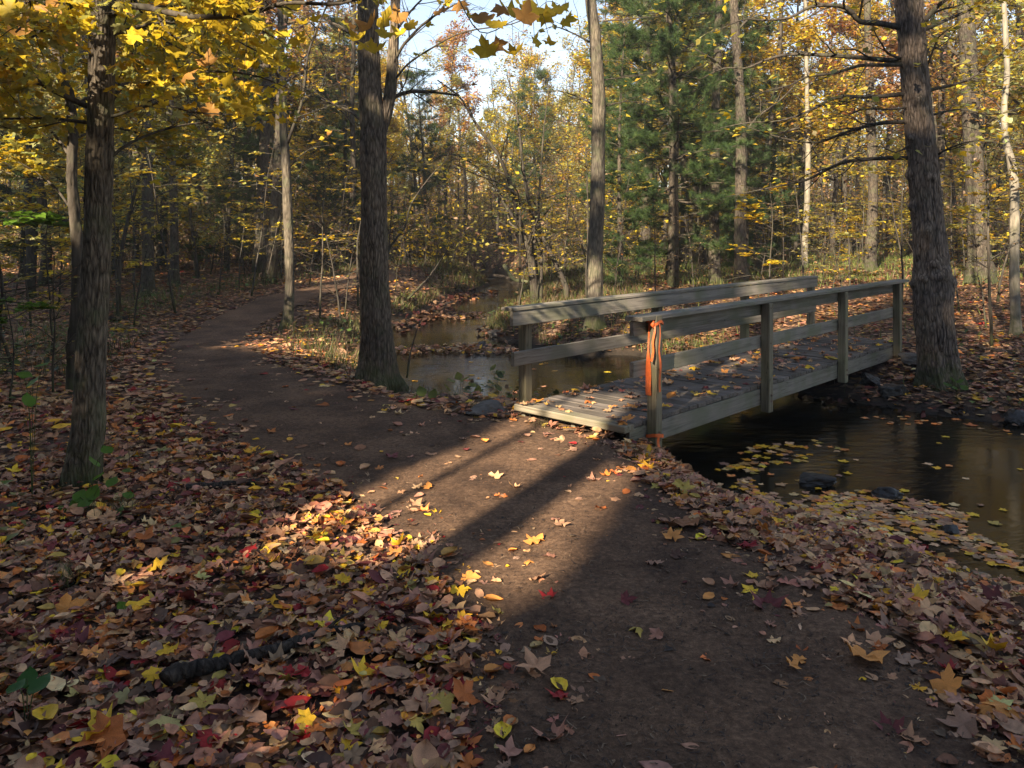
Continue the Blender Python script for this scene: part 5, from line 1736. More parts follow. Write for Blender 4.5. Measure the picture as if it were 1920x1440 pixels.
plant('small green plant at the foot of the near lichened trunk', 165, 975, [(200, 845), (175, 868), (150, 932), (175, 925), (118, 968), (160, 945), (185, 895), (210, 905), (150, 985), (240, 930), (225, 960), (140, 955)], 4.75, (0.10, 0.20, 0.025), 0.085)
plant('tall thin green plant with three hanging leaves at the far left', 60, 830, [(80, 686), (62, 718), (52, 752), (45, 705)], 5.0, (0.09, 0.19, 0.02), 0.105)
plant('low green leaf poking from the litter near the bottom left corner', 50, 1290, [(52, 1273), (75, 1285), (30, 1290)], 2.72, (0.04, 0.12, 0.02), 0.075)
plant('tiny bright green seedling in the litter above the fallen branch', 240, 1160, [(237, 1147), (228, 1152)], 3.5, (0.14, 0.26, 0.02), 0.045)
plant('green seedling with drooping leaves on the bank left of the bridge', 865, 745, [(845, 715), (872, 712), (885, 722), (838, 728), (860, 706), (896, 735)], 8.2, (0.22, 0.24, 0.05), 0.12)
plant('upright pale weed standing by the water left of the bridge', 930, 745, [(925, 690), (932, 712), (938, 700), (920, 718), (934, 728)], 8.9, (0.17, 0.19, 0.06), 0.11)
plant('second green seedling between the path and the forked oak', 800, 770, [(790, 735), (812, 740), (775, 748), (826, 750)], 7.9, (0.13, 0.17, 0.04), 0.10)
plant('green plant on the far right bank below the big scaly trunk', 1795, 730, [(1785, 712), (1800, 716), (1808, 728), (1790, 728), (1776, 722)], 9.3, (0.09, 0.16, 0.03), 0.09)

gs = sapling_meshes(410, 1.5, 14, 0.7, ['pale green', 'olive yellow'], (1, 1), 0.12, 8, 0.05)
at_ = gs[1].color_attributes['col']
n = len(at_.data)
at_.data.foreach_set('color', np.hstack([np.tile([(0.11, 0.20, 0.02)], (n, 1)) * np.repeat(frng.uniform(0.6, 1.3, n // 8), 8)[:, None], np.ones((n, 1))]).astype(np.float32).ravel())
for px, d, s, lab in ((18, 7.6, 0.75, 'bright green maple sapling at the far left edge'), (-10, 8.8, 1.5, 'taller green maple sapling at the far left edge behind the low one')):
    x = (px - CX) / F * d
    t = thing('sapling', lab, 'sapling', (x, d, float(ground_z(x, d))), 1.0)
    t.scale = (s, s, s)
    obj('stem', gs[0], t)
    obj('foliage', gs[1], t)

# ------------------------------------------------------------------ fallen leaves
def in_deck(x, y, m=0.0):
    u, v = bl(x, y)
    return (u > -m) & (u < 6.75 + m) & (v > -m) & (v < 1.19 + m)

lg = np.random.RandomState(99)
LIT = Geo()
WARM = np.array([1.48, 1.24, 1.05])                   # fallen leaf colours lifted and warmed to offset the dim blue skylight
BROWN = (['tan', 'dusty pink', 'chestnut brown', 'grey brown', 'rust orange', 'amber', 'maroon', 'dark brown', 'olive yellow', 'golden yellow', 'cream', 'crimson', 'pale green'])
W_NEAR = (5.5, 5.5, 4.5, 3, 1.8, 2.0, 2.2, 2.8, 0.9, 1.7, 1.6, 1.1, 0.12)
W_PALE = (7.5, 6, 3.5, 4, 1.0, 1.6, 1.2, 1.6, 0.5, 1.4, 2.6, 0.4, 0.05)

def litter(y0, y1, dens, size, tmpls, lift, tilt, layers=1):
    a = 0.68
    n = int(dens * (y1 - y0) * (a * (y0 + y1) + 2.0))
    y = lg.uniform(y0, y1, n)
    x = lg.uniform(-1, 1, n) * (a * y + 1.0)
    sd = stream_sd(x, y)
    ps = path_sd(x, y)
    p = np.where(ps > 0.05, 1.0, 0.015 + 0.5 * np.exp(ps * np.where(y > 10, 11.0, 7.0)))
    p = p * sstep(0.02, 0.3, sd)
    grassy = sstep(22, 30, y) * (x > 1)
    p = p * (1 - 0.7 * grassy)
    p = p * (0.62 + 0.38 * sstep(-0.3, 0.25, fbm(x * 1.7, y * 1.7, 0, 61, 2)))
    p = p * np.where(in_deck(x, y, 0.02), 0, 1)
    ok = lg.uniform(0, 1, n) < p
    x, y, ps = x[ok], y[ok], ps[ok]
    n = len(x)
    z = ground_z(x, y) + 0.012 + lg.uniform(0, 1, n) ** 1.5 * np.where(ps > 0, lift, 0.004)
    tl = np.where(ps > 0, tilt, tilt * 0.35)
    Rm = rots(lg, n, tl)
    S = size * np.exp(lg.normal(-0.08, 0.28, n))
    pale = (x > 0.5) | (y > 7)
    C = np.where(pale[:, None], pick(lg, BROWN, W_PALE, n), pick(lg, BROWN, W_NEAR, n))
    if y0 >= 12:
        C = C * 0.72                                                # dull matted leaves, colour also darkened to hold back the sunlit orange
    w = lg.randint(len(tmpls), size=n)
    P = np.column_stack([x, y, z])
    for q, t in enumerate(tmpls):
        m = w == q
        scatter(LIT, t, P[m], Rm[m], S[m], C[m])
    return n

NEAR_T = MAPLES + OVALS + OVALS
litter(1.7, 4.5, 900, 0.073, NEAR_T, 0.04, 0.27)
litter(1.7, 5.5, 800, 0.030, [OVALS[1], OVALS[2], SMALL], 0.05, 0.5)
litter(4.5, 7.5, 600, 0.076, NEAR_T, 0.04, 0.27)
litter(7.5, 12, 340, 0.085, [SMALL, OVALS[0]], 0.035, 0.22)
litter(12, 20, 130, 0.095, [SMALL], 0.02, 0.14)
litter(20, 40, 40, 0.14, [DIAMOND], 0.03, 0.2)
n = 260
u, v = 6.65 * lg.uniform(0, 1, n), lg.uniform(0.03, 1.15, n)
pd = BP[None] + BD[None] * u[:, None] + BL[None] * v[:, None]
w = lg.randint(6, size=n)
Rm, S, C = rots(lg, n, 0.12), lg.uniform(0.05, 0.10, n), pick(lg, BROWN, W_PALE, n)
P = np.column_stack([pd, np.full(n, DECK + 0.018)])
for q in range(6):
    scatter(LIT, MAPLES[q], P[w == q], Rm[w == q], S[w == q], C[w == q])
kind(obj('leaf_litter', LIT.mesh('leaf_litter', M_DRY)), 'stuff')

# leaves afloat and caught on the stream
FL = Geo()

def poly_px(p, z=WZ):
    return [tuple(np.array([(x - CX) / F, 1.0]) * (F * (CAMZ - z) / (y - HY))) for x, y in p]

def raft(p, n, size, z0=0.004, lift=0.004, tilt=0.06, names=('golden yellow', 'olive yellow', 'amber', 'cream', 'grey brown', 'deep yellow'), w=(5, 3, 2, 3, 1.5, 3), soft=0.12, tm=None, dim=1.0):
    poly = poly_px(p)
    A = np.array(poly)
    lo, hi = A.min(0) - soft, A.max(0) + soft
    x, y = lg.uniform(lo[0], hi[0], n), lg.uniform(lo[1], hi[1], n)
    sd = poly_sd(poly, x, y) + 0.18 * fbm(x * 3, y * 3, 0, 71, 2)
    ok = (sd < 0) & (lg.uniform(0, 1, n) < 0.75) | (sd < soft) & (lg.uniform(0, 1, n) < 0.12)
    x, y = x[ok], y[ok]
    m = len(x)
    P = np.column_stack([x, y, WZ + z0 + lg.uniform(0, 1, m) * lift])
    C = pick(lg, list(names), w, m) * dim
    tm = tm or MAPLES
    k = lg.randint(len(tm), size=m)
    Rm, S = rots(lg, m, tilt), size * np.exp(lg.normal(0, 0.22, m))
    flatT = [(t[0] * [1, 1, 0.15], t[1]) for t in tm]
    for q, t in enumerate(flatT if lift < 0.02 else tm):
        s = k == q
        scatter(FL, t, P[s], Rm[s], S[s], C[s])

raft([(1330, 872), (1400, 842), (1500, 826), (1580, 842), (1500, 862), (1440, 890), (1370, 885)], 260, 0.085)
raft([(1480, 945), (1530, 912), (1650, 912), (1760, 948), (1860, 1000), (1930, 1040), (1930, 1075), (1800, 1045), (1640, 1010), (1540, 985), (1400, 930), (1370, 905)], 2300, 0.070, lift=0.008, names=('golden yellow', 'tan', 'amber', 'cream', 'grey brown', 'deep yellow', 'dusty pink'), w=(3, 4, 3, 3, 2.5, 1.5, 1.5))
raft([(1300, 860), (1920, 790), (1920, 1060), (1500, 960)], 90, 0.075)
raft([(1560, 770), (1900, 800), (1900, 815), (1650, 790)], 160, 0.085, names=('amber', 'tan', 'rust orange', 'golden yellow'), w=(3, 3, 2, 1))
DAM = dict(names=('tan', 'dusty pink', 'dark brown', 'chestnut brown', 'amber', 'golden yellow', 'grey brown'), w=(4, 3, 3, 3, 1.5, 0.8, 3), tilt=0.35)
raft([(742, 656), (850, 651), (965, 655), (965, 666), (850, 666), (742, 664)], 900, 0.09, 0.01, 0.07, soft=0.1, tm=[SMALL], **DAM)
raft([(800, 592), (905, 587), (915, 596), (850, 600), (800, 600)], 500, 0.10, 0.01, 0.05, soft=0.1, tm=[SMALL], **DAM)
raft([(870, 556), (930, 545), (925, 556), (880, 564)], 300, 0.12, 0.01, 0.05, soft=0.1, tm=[SMALL], **DAM)
DARK = dict(names=('dark brown', 'chestnut brown', 'maroon', 'grey brown', 'tan'), w=(8, 3, 2, 1, 1), tilt=0.6, dim=0.4)
raft([(738, 622), (770, 603), (815, 586), (838, 588), (800, 606), (765, 625)], 900, 0.12, 0.0, 0.16, soft=0.2, tm=[SMALL], **DARK)
raft([(810, 586), (840, 562), (885, 548), (890, 556), (850, 574), (830, 590)], 900, 0.14, 0.0, 0.18, soft=0.2, tm=[SMALL], **DARK)
raft([(905, 622), (945, 618), (975, 648), (940, 640)], 400, 0.11, 0.0, 0.12, soft=0.15, tm=[SMALL], **DARK)
raft([(1500, 742), (1620, 748), (1760, 770), (1900, 792), (1900, 800), (1700, 775), (1560, 762)], 500, 0.09, 0.0, 0.06, soft=0.15, tm=[SMALL], **DARK)
raft([(745, 705), (960, 670), (1180, 680), (960, 755), (800, 735)], 30, 0.08)
raft([(900, 765), (965, 742), (965, 770)], 40, 0.09, 0.01, 0.05, **{**DAM, 'tilt': .3})
kind(obj('floating_leaves', FL.mesh('floating_leaves', M_DRY)), 'stuff')

# fine debris on the trodden path: needles, bark shreds, leaf stalks
g = Geo()
n = 34000
y = 1.8 + 12 * lg.uniform(0, 1, n) ** 1.6
x = lg.uniform(-1, 1, n) * (0.68 * y + 0.5)
ok = (path_sd(x, y) < 0.1)
x, y = x[ok], y[ok]
n = len(x)
a = lg.uniform(0, 6.283, n)
ln = np.exp(lg.normal(-3.6, 0.5, n))
wd = lg.uniform(0.0012, 0.003, n)
z = ground_z(x, y) + 0.016
dx, dy = np.cos(a), np.sin(a)
bend = lg.normal(0, 0.25, n) * ln
V = np.stack([np.column_stack([x - dx * ln / 2 - dy * wd, y - dy * ln / 2 + dx * wd, z]), np.column_stack([x - dx * ln / 2 + dy * wd, y - dy * ln / 2 - dx * wd, z]),
              np.column_stack([x - dy * (wd + bend), y + dx * (wd + bend), z + 0.006]), np.column_stack([x + dy * (wd - bend), y - dx * (wd - bend), z + 0.006]),
              np.column_stack([x + dx * ln / 2, y + dy * ln / 2, z])], 1)
T = (np.array([(0, 1, 3), (0, 3, 2), (2, 3, 4)])[None] + (np.arange(n) * 5)[:, None, None]).reshape(-1, 3)
C = np.array([(0.05, 0.033, 0.024), (0.09, 0.06, 0.04), (0.20, 0.14, 0.09), (0.035, 0.024, 0.02)])[lg.choice(4, n, p=[.4, .3, .1, .2])]
g.add(V.reshape(-1, 3), T, None, np.repeat(C, 5, 0))
n = 5200                                                            # trodden leaf bits and small grit
y = 1.8 + 11 * lg.uniform(0, 1, n) ** 1.5
x = lg.uniform(-1, 1, n) * (0.68 * y + 0.5)
ok = (path_sd(x, y) < 0.1) & (lg.uniform(0, 1, n) < 0.25 + 0.75 * sstep(-0.1, 0.4, fbm(x * 1.3, y * 1.3, 0, 66, 2)))
x, y = x[ok], y[ok]
n = len(x)
scatter(g, SMALL, np.column_stack([x, y, ground_z(x, y) + 0.017]), rots(lg, n, 0.25), np.exp(lg.normal(-4.0, 0.45, n)), np.array([(0.06, 0.04, 0.028), (0.12, 0.08, 0.05), (0.22, 0.15, 0.09), (0.04, 0.03, 0.025)])[lg.choice(4, n, p=[.35, .35, .12, .18])])
kind(obj('path_debris', g.mesh('path_debris', M_DRY, False)), 'stuff')

# ------------------------------------------------------------------ grass and low weeds
BLADE = (np.array([(-0.5, 0, 0), (0.5, 0, 0), (-0.42, 0.10, 0.45), (0.42, 0.10, 0.45), (0, 0.42, 0.92)]), np.array([(0, 1, 3), (0, 3, 2), (2, 3, 4)]))

def blades(g, x, y, z, h, w, C, tilt=0.28):
    n = len(x)
    V, T = BLADE
    Rm = rots(lg, n, tilt)
    S = np.stack([np.full(n, w) if np.ndim(w) == 0 else w, h, h], 1)
    W = np.einsum('nij,nkj->nki', Rm, V[None] * S[:, None, :]) + np.column_stack([x, y, z])[:, None, :]
    TT = (T[None] + (np.arange(n) * 5)[:, None, None]).reshape(-1, 3)
    g.add(W.reshape(-1, 3), TT, None, np.repeat(C, 5, 0))

GG = Geo()
n = 120000
y = lg.uniform(9, 46, n)
x = lg.uniform(-0.7, 0.7, n) * y
sd, ps = stream_sd(x, y), poly_sd(PATH, x, y)
clear = sstep(17, 23, y) * sstep(0.5, 4, x) * (1 - 0.5 * sstep(0.42, 0.6, x / y))
bank = np.exp(-np.maximum(sd - 0.3, 0) / 1.3) * sstep(9, 12, y) * 0.8
strip_ = (x < 0) * sstep(0.5, 1.2, ps - 0.9 * (y > 13)) * (ps < 5) * (sd < 6) * 0.75 * sstep(8, 10, y)
leftfar = (px_of(np.column_stack([x, y, 0 * x]))[0] > 600) * (x < 0) * (y > 22) * 0.8
p = np.clip(np.maximum.reduce([clear, bank, strip_, leftfar]), 0, 1) * (0.25 + 0.75 * sstep(-0.2, 0.3, fbm(x * 0.6, y * 0.6, 0, 81, 2)))
ok = (lg.uniform(0, 1, n) < p) & (sd > 0.1) & (ps > np.where((y > 13.5) & (x < 0), 1.0, 0.25))
x, y, sd = x[ok], y[ok], sd[ok]
n = len(x)
gcol = np.array([(0.11, 0.17, 0.03), (0.17, 0.21, 0.05), (0.22, 0.17, 0.08), (0.075, 0.11, 0.03), (0.18, 0.12, 0.07)])
far = sstep(18, 24, y) * (x > 0)
kx = np.where(lg.uniform(0, 1, n) < 0.35 + 0.5 * far, lg.choice([0, 1, 3], n), lg.choice([2, 4, 1], n))
blades(GG, x, y, ground_z(x, y) - 0.01, lg.uniform(0.10, 0.32, n), 0.004 + 0.0006 * y, gcol[kx] * [0.85, 0.78, 0.85] * lg.uniform(0.7, 1.3, (n, 1)))
n = 95000                                                           # rank weeds between the path and the stream and round its head
x = lg.uniform(-5.5, 3.5, n)
y = lg.uniform(9, 36, n)
sd, ps = stream_sd(x, y), poly_sd(PATH, x, y)
ok = (sd > 0.12) & (sd < 4.5) & (ps > np.where(y > 13.5, 1.0, 0.45)) & (ps < 7) & (lg.uniform(0, 1, n) < 0.30 + 0.7 * sstep(-0.35, 0.15, fbm(x * 0.8, y * 0.8, 0, 83, 2))) & ~((x > 0.6) & (y < 16) & (lg.uniform(0, 1, n) < 0.35))
x, y = x[ok], y[ok]
n = len(x)
kx = lg.choice(5, n, p=[.22, .2, .25, .15, .18])
blades(GG, x, y, ground_z(x, y) - 0.01, lg.uniform(0.08, 0.28, n), 0.005 + 0.0005 * y, gcol[kx] * [0.8, 0.68, 0.8] * lg.uniform(0.5, 1.05, (n, 1)), 0.5)
kind(obj('grass', GG.mesh('grass', M_GRASS)), 'stuff')

WD = Geo()
n = 36000
y = lg.uniform(4, 30, n)
x = lg.uniform(-0.7, 0.7, n) * y
sd, ps = stream_sd(x, y), poly_sd(PATH, x, y)
leftwood = (x < -1) * sstep(0.7, 2.0, ps) * 0.40
bankw = np.exp(-np.maximum(sd - 0.2, 0) / 0.8) * sstep(7, 9, y) * 0.9
strip_ = (x < 0) * sstep(0.4, 0.9, ps) * (sd < 5) * sstep(7.5, 9, y) * 1.0
p = np.clip(np.maximum.reduce([leftwood, bankw, strip_]), 0, 1) * sstep(-0.25, 0.15, fbm(x * 0.9, y * 0.9, 0, 91, 3))
ok = (lg.uniform(0, 1, n) < p) & (sd > 0.15) & (ps > np.where(y > 13, 1.1, 0.3)) & ~in_deck(x, y, 0.1)
x, y = x[ok], y[ok]
n = len(x)
P = np.column_stack([x, y, ground_z(x, y) + lg.uniform(0.02, 0.28, n)])
wc = np.array([(0.09, 0.14, 0.03), (0.15, 0.15, 0.045), (0.20, 0.13, 0.07), (0.06, 0.09, 0.03)])[lg.choice(4, n, p=[.3, .25, .25, .2])]
scatter(WD, SMALL, P, rots(lg, n, 0.45), lg.uniform(0.04, 0.10, n), wc * lg.uniform(0.7, 1.25, (n, 1)))
m = lg.uniform(0, 1, n) < 0.5
k = int(m.sum())
blades(WD, x[m], y[m], ground_z(x[m], y[m]) - 0.01, P[m][:, 2] - ground_z(x[m], y[m]) + 0.05, 0.004, np.tile([(0.07, 0.055, 0.03)], (k, 1)), 0.15)
kind(obj('undergrowth', WD.mesh('undergrowth', M_GRASS)), 'stuff')

def tuft(label, px, py, n, h, rad, cols, depth=None, name='grass_tuft'):
    b = gp(px, py)
    t = Geo()
    a, r = lg.uniform(0, 6.283, n), rad * np.sqrt(lg.uniform(0, 1, n))
    C = np.array(cols)[lg.randint(len(cols), size=n)] * lg.uniform(0.7, 1.3, (n, 1))
    blades(t, r * np.cos(a), r * np.sin(a), np.zeros(n) - 0.01, h * lg.uniform(0.5, 1.2, n), 0.0045, C, 0.6)
    o = obj(name, t.mesh(name, M_GRASS), None, tuple(b))
    tag(o, label, 'grass tuft')

GT = [(0.09, 0.12, 0.035), (0.14, 0.14, 0.05), (0.17, 0.14, 0.07)]
tuft('straggly grass tuft in the leaves below the near lichened trunk', 112, 1108, 70, 0.15, 0.09, GT)
tuft('dark grass tuft close against the foot of the near lichened trunk', 205, 975, 90, 0.16, 0.12, [(0.05, 0.07, 0.025), (0.09, 0.09, 0.04)])
tuft('mossy green grass hummock on the near bank beside the floating leaves', 1438, 940, 170, 0.10, 0.13, [(0.05, 0.08, 0.02), (0.07, 0.10, 0.025)])
tuft('rank dark grass hummock jutting into the stream below the arching tree', 940, 612, 260, 0.42, 0.40, [(0.06, 0.07, 0.025), (0.10, 0.10, 0.04)])
tuft('grass tuft by the foot of the ribboned bridge post', 1205, 862, 60, 0.14, 0.08, GT)
tuft('grass tuft at the water edge below the path, far right', 1850, 1085, 120, 0.11, 0.12, [(0.05, 0.09, 0.02), (0.08, 0.11, 0.03)])
tuft('brown grass tuft under the front board of the bridge', 1010, 800, 60, 0.10, 0.10, [(0.15, 0.12, 0.05), (0.10, 0.10, 0.04)])
tuft('green grass tuft between the front board and the forked oak', 905, 770, 90, 0.16, 0.13, GT)
tuft('thin grass tuft at the path edge in front of the near lichened trunk', 500, 1075, 25, 0.09, 0.05, [(0.10, 0.13, 0.04)])

# ------------------------------------------------------------------ stones, logs, sticks
import bmesh

def rock(label, px, py, w, h, depth=None, z=None, m=M_ROCK, seed=0, name='rock'):
    if z is not None:
        d = F * (CAMZ - z) / (py - HY)
        b = np.array([(px - CX) / F * d, d, z])
    else:
        b = gp(px, py)
    s = w * b[1] / F
    hh = h * b[1] / F
    bm = bmesh.new()
    bmesh.ops.create_icosphere(bm, subdivisions=4, radius=0.5)
    V = np.array([v.co[:] for v in bm.verts])
    F_ = np.array([[v.index for v in f.verts] for f in bm.faces])
    bm.free()
    n1 = fbm(V[:, 0] * 1.9, V[:, 1] * 1.9, V[:, 2] * 1.9 + seed, 100 + seed, 3)
    cell = np.abs(vn(V[:, 0] * 3, V[:, 1] * 3, V[:, 2] * 3, 120 + seed))
    V = V * (1 + 0.36 * n1 + 0.2 * cell)[:, None]
    # a few flat broken faces
    rng = np.random.RandomState(seed)
    for q in range(11):
        nrm = rng.normal(0, 1, 3)
        nrm /= np.linalg.norm(nrm)
        k = V @ nrm
        lim = 0.28 + 0.14 * rng.uniform()
        V = V - np.maximum(k - lim, 0)[:, None] * nrm * 0.85
    V = V * (1 + 0.10 * vn(V[:, 0] * 7, V[:, 1] * 7, V[:, 2] * 7, 140 + seed) + 0.05 * vn(V[:, 0] * 17, V[:, 1] * 17, V[:, 2] * 17, 160 + seed))[:, None]
    V = V * [s, s * 0.8, hh * 1.25]
    V[:, 2] += hh * 0.22
    g = Geo()
    g.add(V, F_)
    o = obj(name, g.mesh(name, m, False), None, tuple(b))
    o.rotation_euler = (0, 0, rng.uniform(0, 6))
    tag(o, label, 'rock')

rock('larger dark stone breaking the water among the floating leaves', 1530, 908, 80, 27, z=WZ, seed=1)
rock('smaller dark stone in the floating leaves, right of the larger one', 1660, 932, 58, 19, z=WZ, seed=2)
rock('black wet stone in the floating leaves near the right edge', 1785, 1000, 40, 20, z=WZ, seed=3)
rock('low dark stone at the water edge under the bridge end', 1632, 722, 55, 24, seed=4)
rock('dark stone on the far bank left of the big scaly trunk', 1672, 745, 62, 30, seed=5)
rock('flat grey stone beside the last bridge post on the far bank', 1712, 676, 66, 18, m=plain_mat('pale_stone', (0.13, 0.115, 0.10), 0.8, 9, 0.4, 0.6), seed=6)
rock('dark stone at the right edge of the far bank', 1905, 800, 55, 26, seed=7)
rock('mossy stone at the foot of the ribboned post', 1285, 880, 70, 36, m=M_MOSS, seed=8)
rock('second mossy stone on the near bank below the path', 1395, 930, 60, 26, m=M_MOSS, seed=9)
rock('flat grey slab at the water edge just left of the bridge', 918, 775, 84, 30, m=plain_mat('slab_stone', (0.12, 0.11, 0.10), 0.7, 11, 0.4, 0.6), seed=10)
rock('black stone at the tip of the dark grass hummock', 930, 630, 40, 16, z=WZ, seed=11)
rock('wet black stone on the left stream bank beyond the forked oak', 762, 612, 52, 10, z=WZ, seed=12)
rock('second wet black stone on the left stream bank beyond the forked oak', 806, 588, 40, 9, z=WZ, seed=13)
rock('third wet black stone further up the left stream bank', 838, 570, 36, 8, z=WZ, seed=14)
rock('dark stone in the leaf bar across the stream', 905, 652, 34, 14, z=WZ, seed=15)

def stick(label, pts, r0, r1, m=M_STICK, lift=0.6, name='stick', depths=None, sub=()):
    if depths is None:
        P = np.array([gp(*p) for p in pts])
        P[:, 2] += np.linspace(r0, r1, len(P)) * lift
    else:
        P = np.array([at(x, y, d) for (x, y), d in zip(pts, depths)])
    P = refine(P, 6)
    O = P[0].copy()
    rng = np.random.RandomState(int(pts[0][0]))
    g = Geo()
    P = P + rng.normal(0, r0 * 0.10, P.shape) + (r0 * 0.8 * vn(np.arange(len(P)) * 0.35, 1.7, 0, int(pts[0][1])))[:, None] * [0.5, 0.5, 0.15]
    rr = np.linspace(r0, r1, len(P)) * (1 + 0.20 * vn(np.arange(len(P)) * 0.6, 3.3, 0, int(pts[0][0])))
    tube(g, P - O, rr, 12 if r0 > 0.02 else 6)
    for i, d, l in sub:
        B = branch(rng, P[i] - O, d, l, 4, 0.2, 0)
        tube(g, B, np.linspace(r1 * 0.7, r1 * 0.3, 5), 5)
    o = obj(name, g.mesh(name, m, True), None, tuple(O))
    tag(o, label, 'log' if name == 'fallen_log' else 'stick')

stick('dark rotting branch lying across the leaf litter beside the path', [(312, 1322), (340, 1305), (395, 1280), (440, 1264), (490, 1250), (540, 1238), (600, 1218), (650, 1203), (692, 1192)], 0.033, 0.014, M_LOG, 2.1, 'fallen_log', sub=((12, (0.2, 0.6, 0.5), 0.10), (26, (-0.3, -0.5, 0.4), 0.07), (36, (0.6, 0.3, 0.3), 0.16)))
stick('dark dead branch half buried in leaves near the path edge', [(350, 930), (410, 922), (470, 914), (520, 910)], 0.028, 0.018, M_LOG, 1.6, 'fallen_log')
stick('brown stick lying on the bare path near the bottom', [(1265, 1312), (1288, 1330), (1310, 1350), (1330, 1372)], 0.0075, 0.006)
stick('thin bent root showing on the path under the orange maple leaf', [(1650, 1248), (1700, 1246), (1745, 1256), (1785, 1272)], 0.009, 0.004, lift=0.3)
stick('dark twig on the path beside the litter at the bottom', [(1105, 1440), (1112, 1405), (1108, 1375)], 0.006, 0.003)
stick('thin dark root crossing the path by the tan maple leaf', [(960, 1275), (1010, 1272), (1070, 1262), (1120, 1275)], 0.008, 0.004, lift=0.3)
stick('slim dark twig bent on the path near the bottom left of it', [(1000, 1320), (1025, 1340), (1045, 1365)], 0.005, 0.003)
stick('short straight twig on the sunlit part of the path', [(925, 1070), (940, 1073), (950, 1078)], 0.004, 0.003)
stick('small pale twig near the upper edge of the path', [(640, 838), (668, 828)], 0.008, 0.004)
stick('thin dead stick leaning out of the stream beside the forked oak', [(763, 708), (768, 670), (776, 635), (788, 603)], 0.014, 0.006, M_TWIG, depths=[9.6, 9.7, 9.8, 9.9])
stick('pale forked driftwood log caught at the head of the stream', [(945, 498), (955, 512), (964, 524), (985, 528), (1005, 532)], 0.07, 0.04, M_BARK_C, depths=[27, 26.6, 26.4, 26.2, 26])
stick('dark fallen trunk lying over the head of the stream', [(850, 512), (900, 516), (950, 520), (1000, 528)], 0.10, 0.06, M_LOG, depths=[33, 32.5, 32, 31], name='fallen_log')
stick('fallen grey branch on the leafy far bank, right of the big scaly trunk', [(1830, 655), (1870, 662), (1920, 672), (1960, 680)], 0.03, 0.02, M_STICK)
stick('thin stick on the far bank at the water edge below the big trunk', [(1730, 768), (1760, 758), (1790, 745)], 0.012, 0.006)
stick('mossy fallen log lying left of the path behind the near trunk', [(200, 604), (215, 602), (235, 600)], 0.05, 0.04, M_LOG, name='fallen_log')
stick('broken pole leaning from the stream bank left of the alder', [(765, 560), (790, 535), (815, 505), (838, 470)], 0.03, 0.012, M_TWIG, depths=[19, 19.2, 19.5, 19.8])

# ------------------------------------------------------------------ leaves that show one by one
SPOT = [('the ribboned bridge post', bw(near_posts[0][0], -.05)[:2]), ('the front board of the bridge', bw(0, .6)[:2]), ('the rotting branch', gp(500, 1245)[:2]), ('the near lichened trunk', O1[:2]), ('the forked oak', at(704, 700, 9.1)[:2]), ('the brown stick', gp(1298, 1340)[:2]),
        ('the mossy stone', gp(1285, 880)[:2]), ('the bent root', gp(1700, 1246)[:2]), ('the far end of the bridge', bw(6.7, .6)[:2]), ('the dark twig by the litter', gp(1108, 1400)[:2])]
COLW = {'golden yellow': 'golden', 'deep yellow': 'deep yellow', 'tan': 'tan', 'dusty pink': 'dusty pink', 'rust orange': 'rust orange', 'amber': 'amber', 'crimson': 'crimson', 'maroon': 'maroon', 'chestnut brown': 'chestnut', 'grey brown': 'grey-brown', 'pale green': 'pale green', 'olive yellow': 'olive', 'dark brown': 'dark brown', 'cream': 'cream'}
ones = []

def single(p, shape, colour, size, where, tilt=0.15, q=None, yaw=None):
    ones.append((np.array(p, float), shape, colour, size, where, tilt, lg.randint(6 if shape == 'maple' else 3) if q is None else q, lg.uniform(0, 6.28) if yaw is None else yaw))

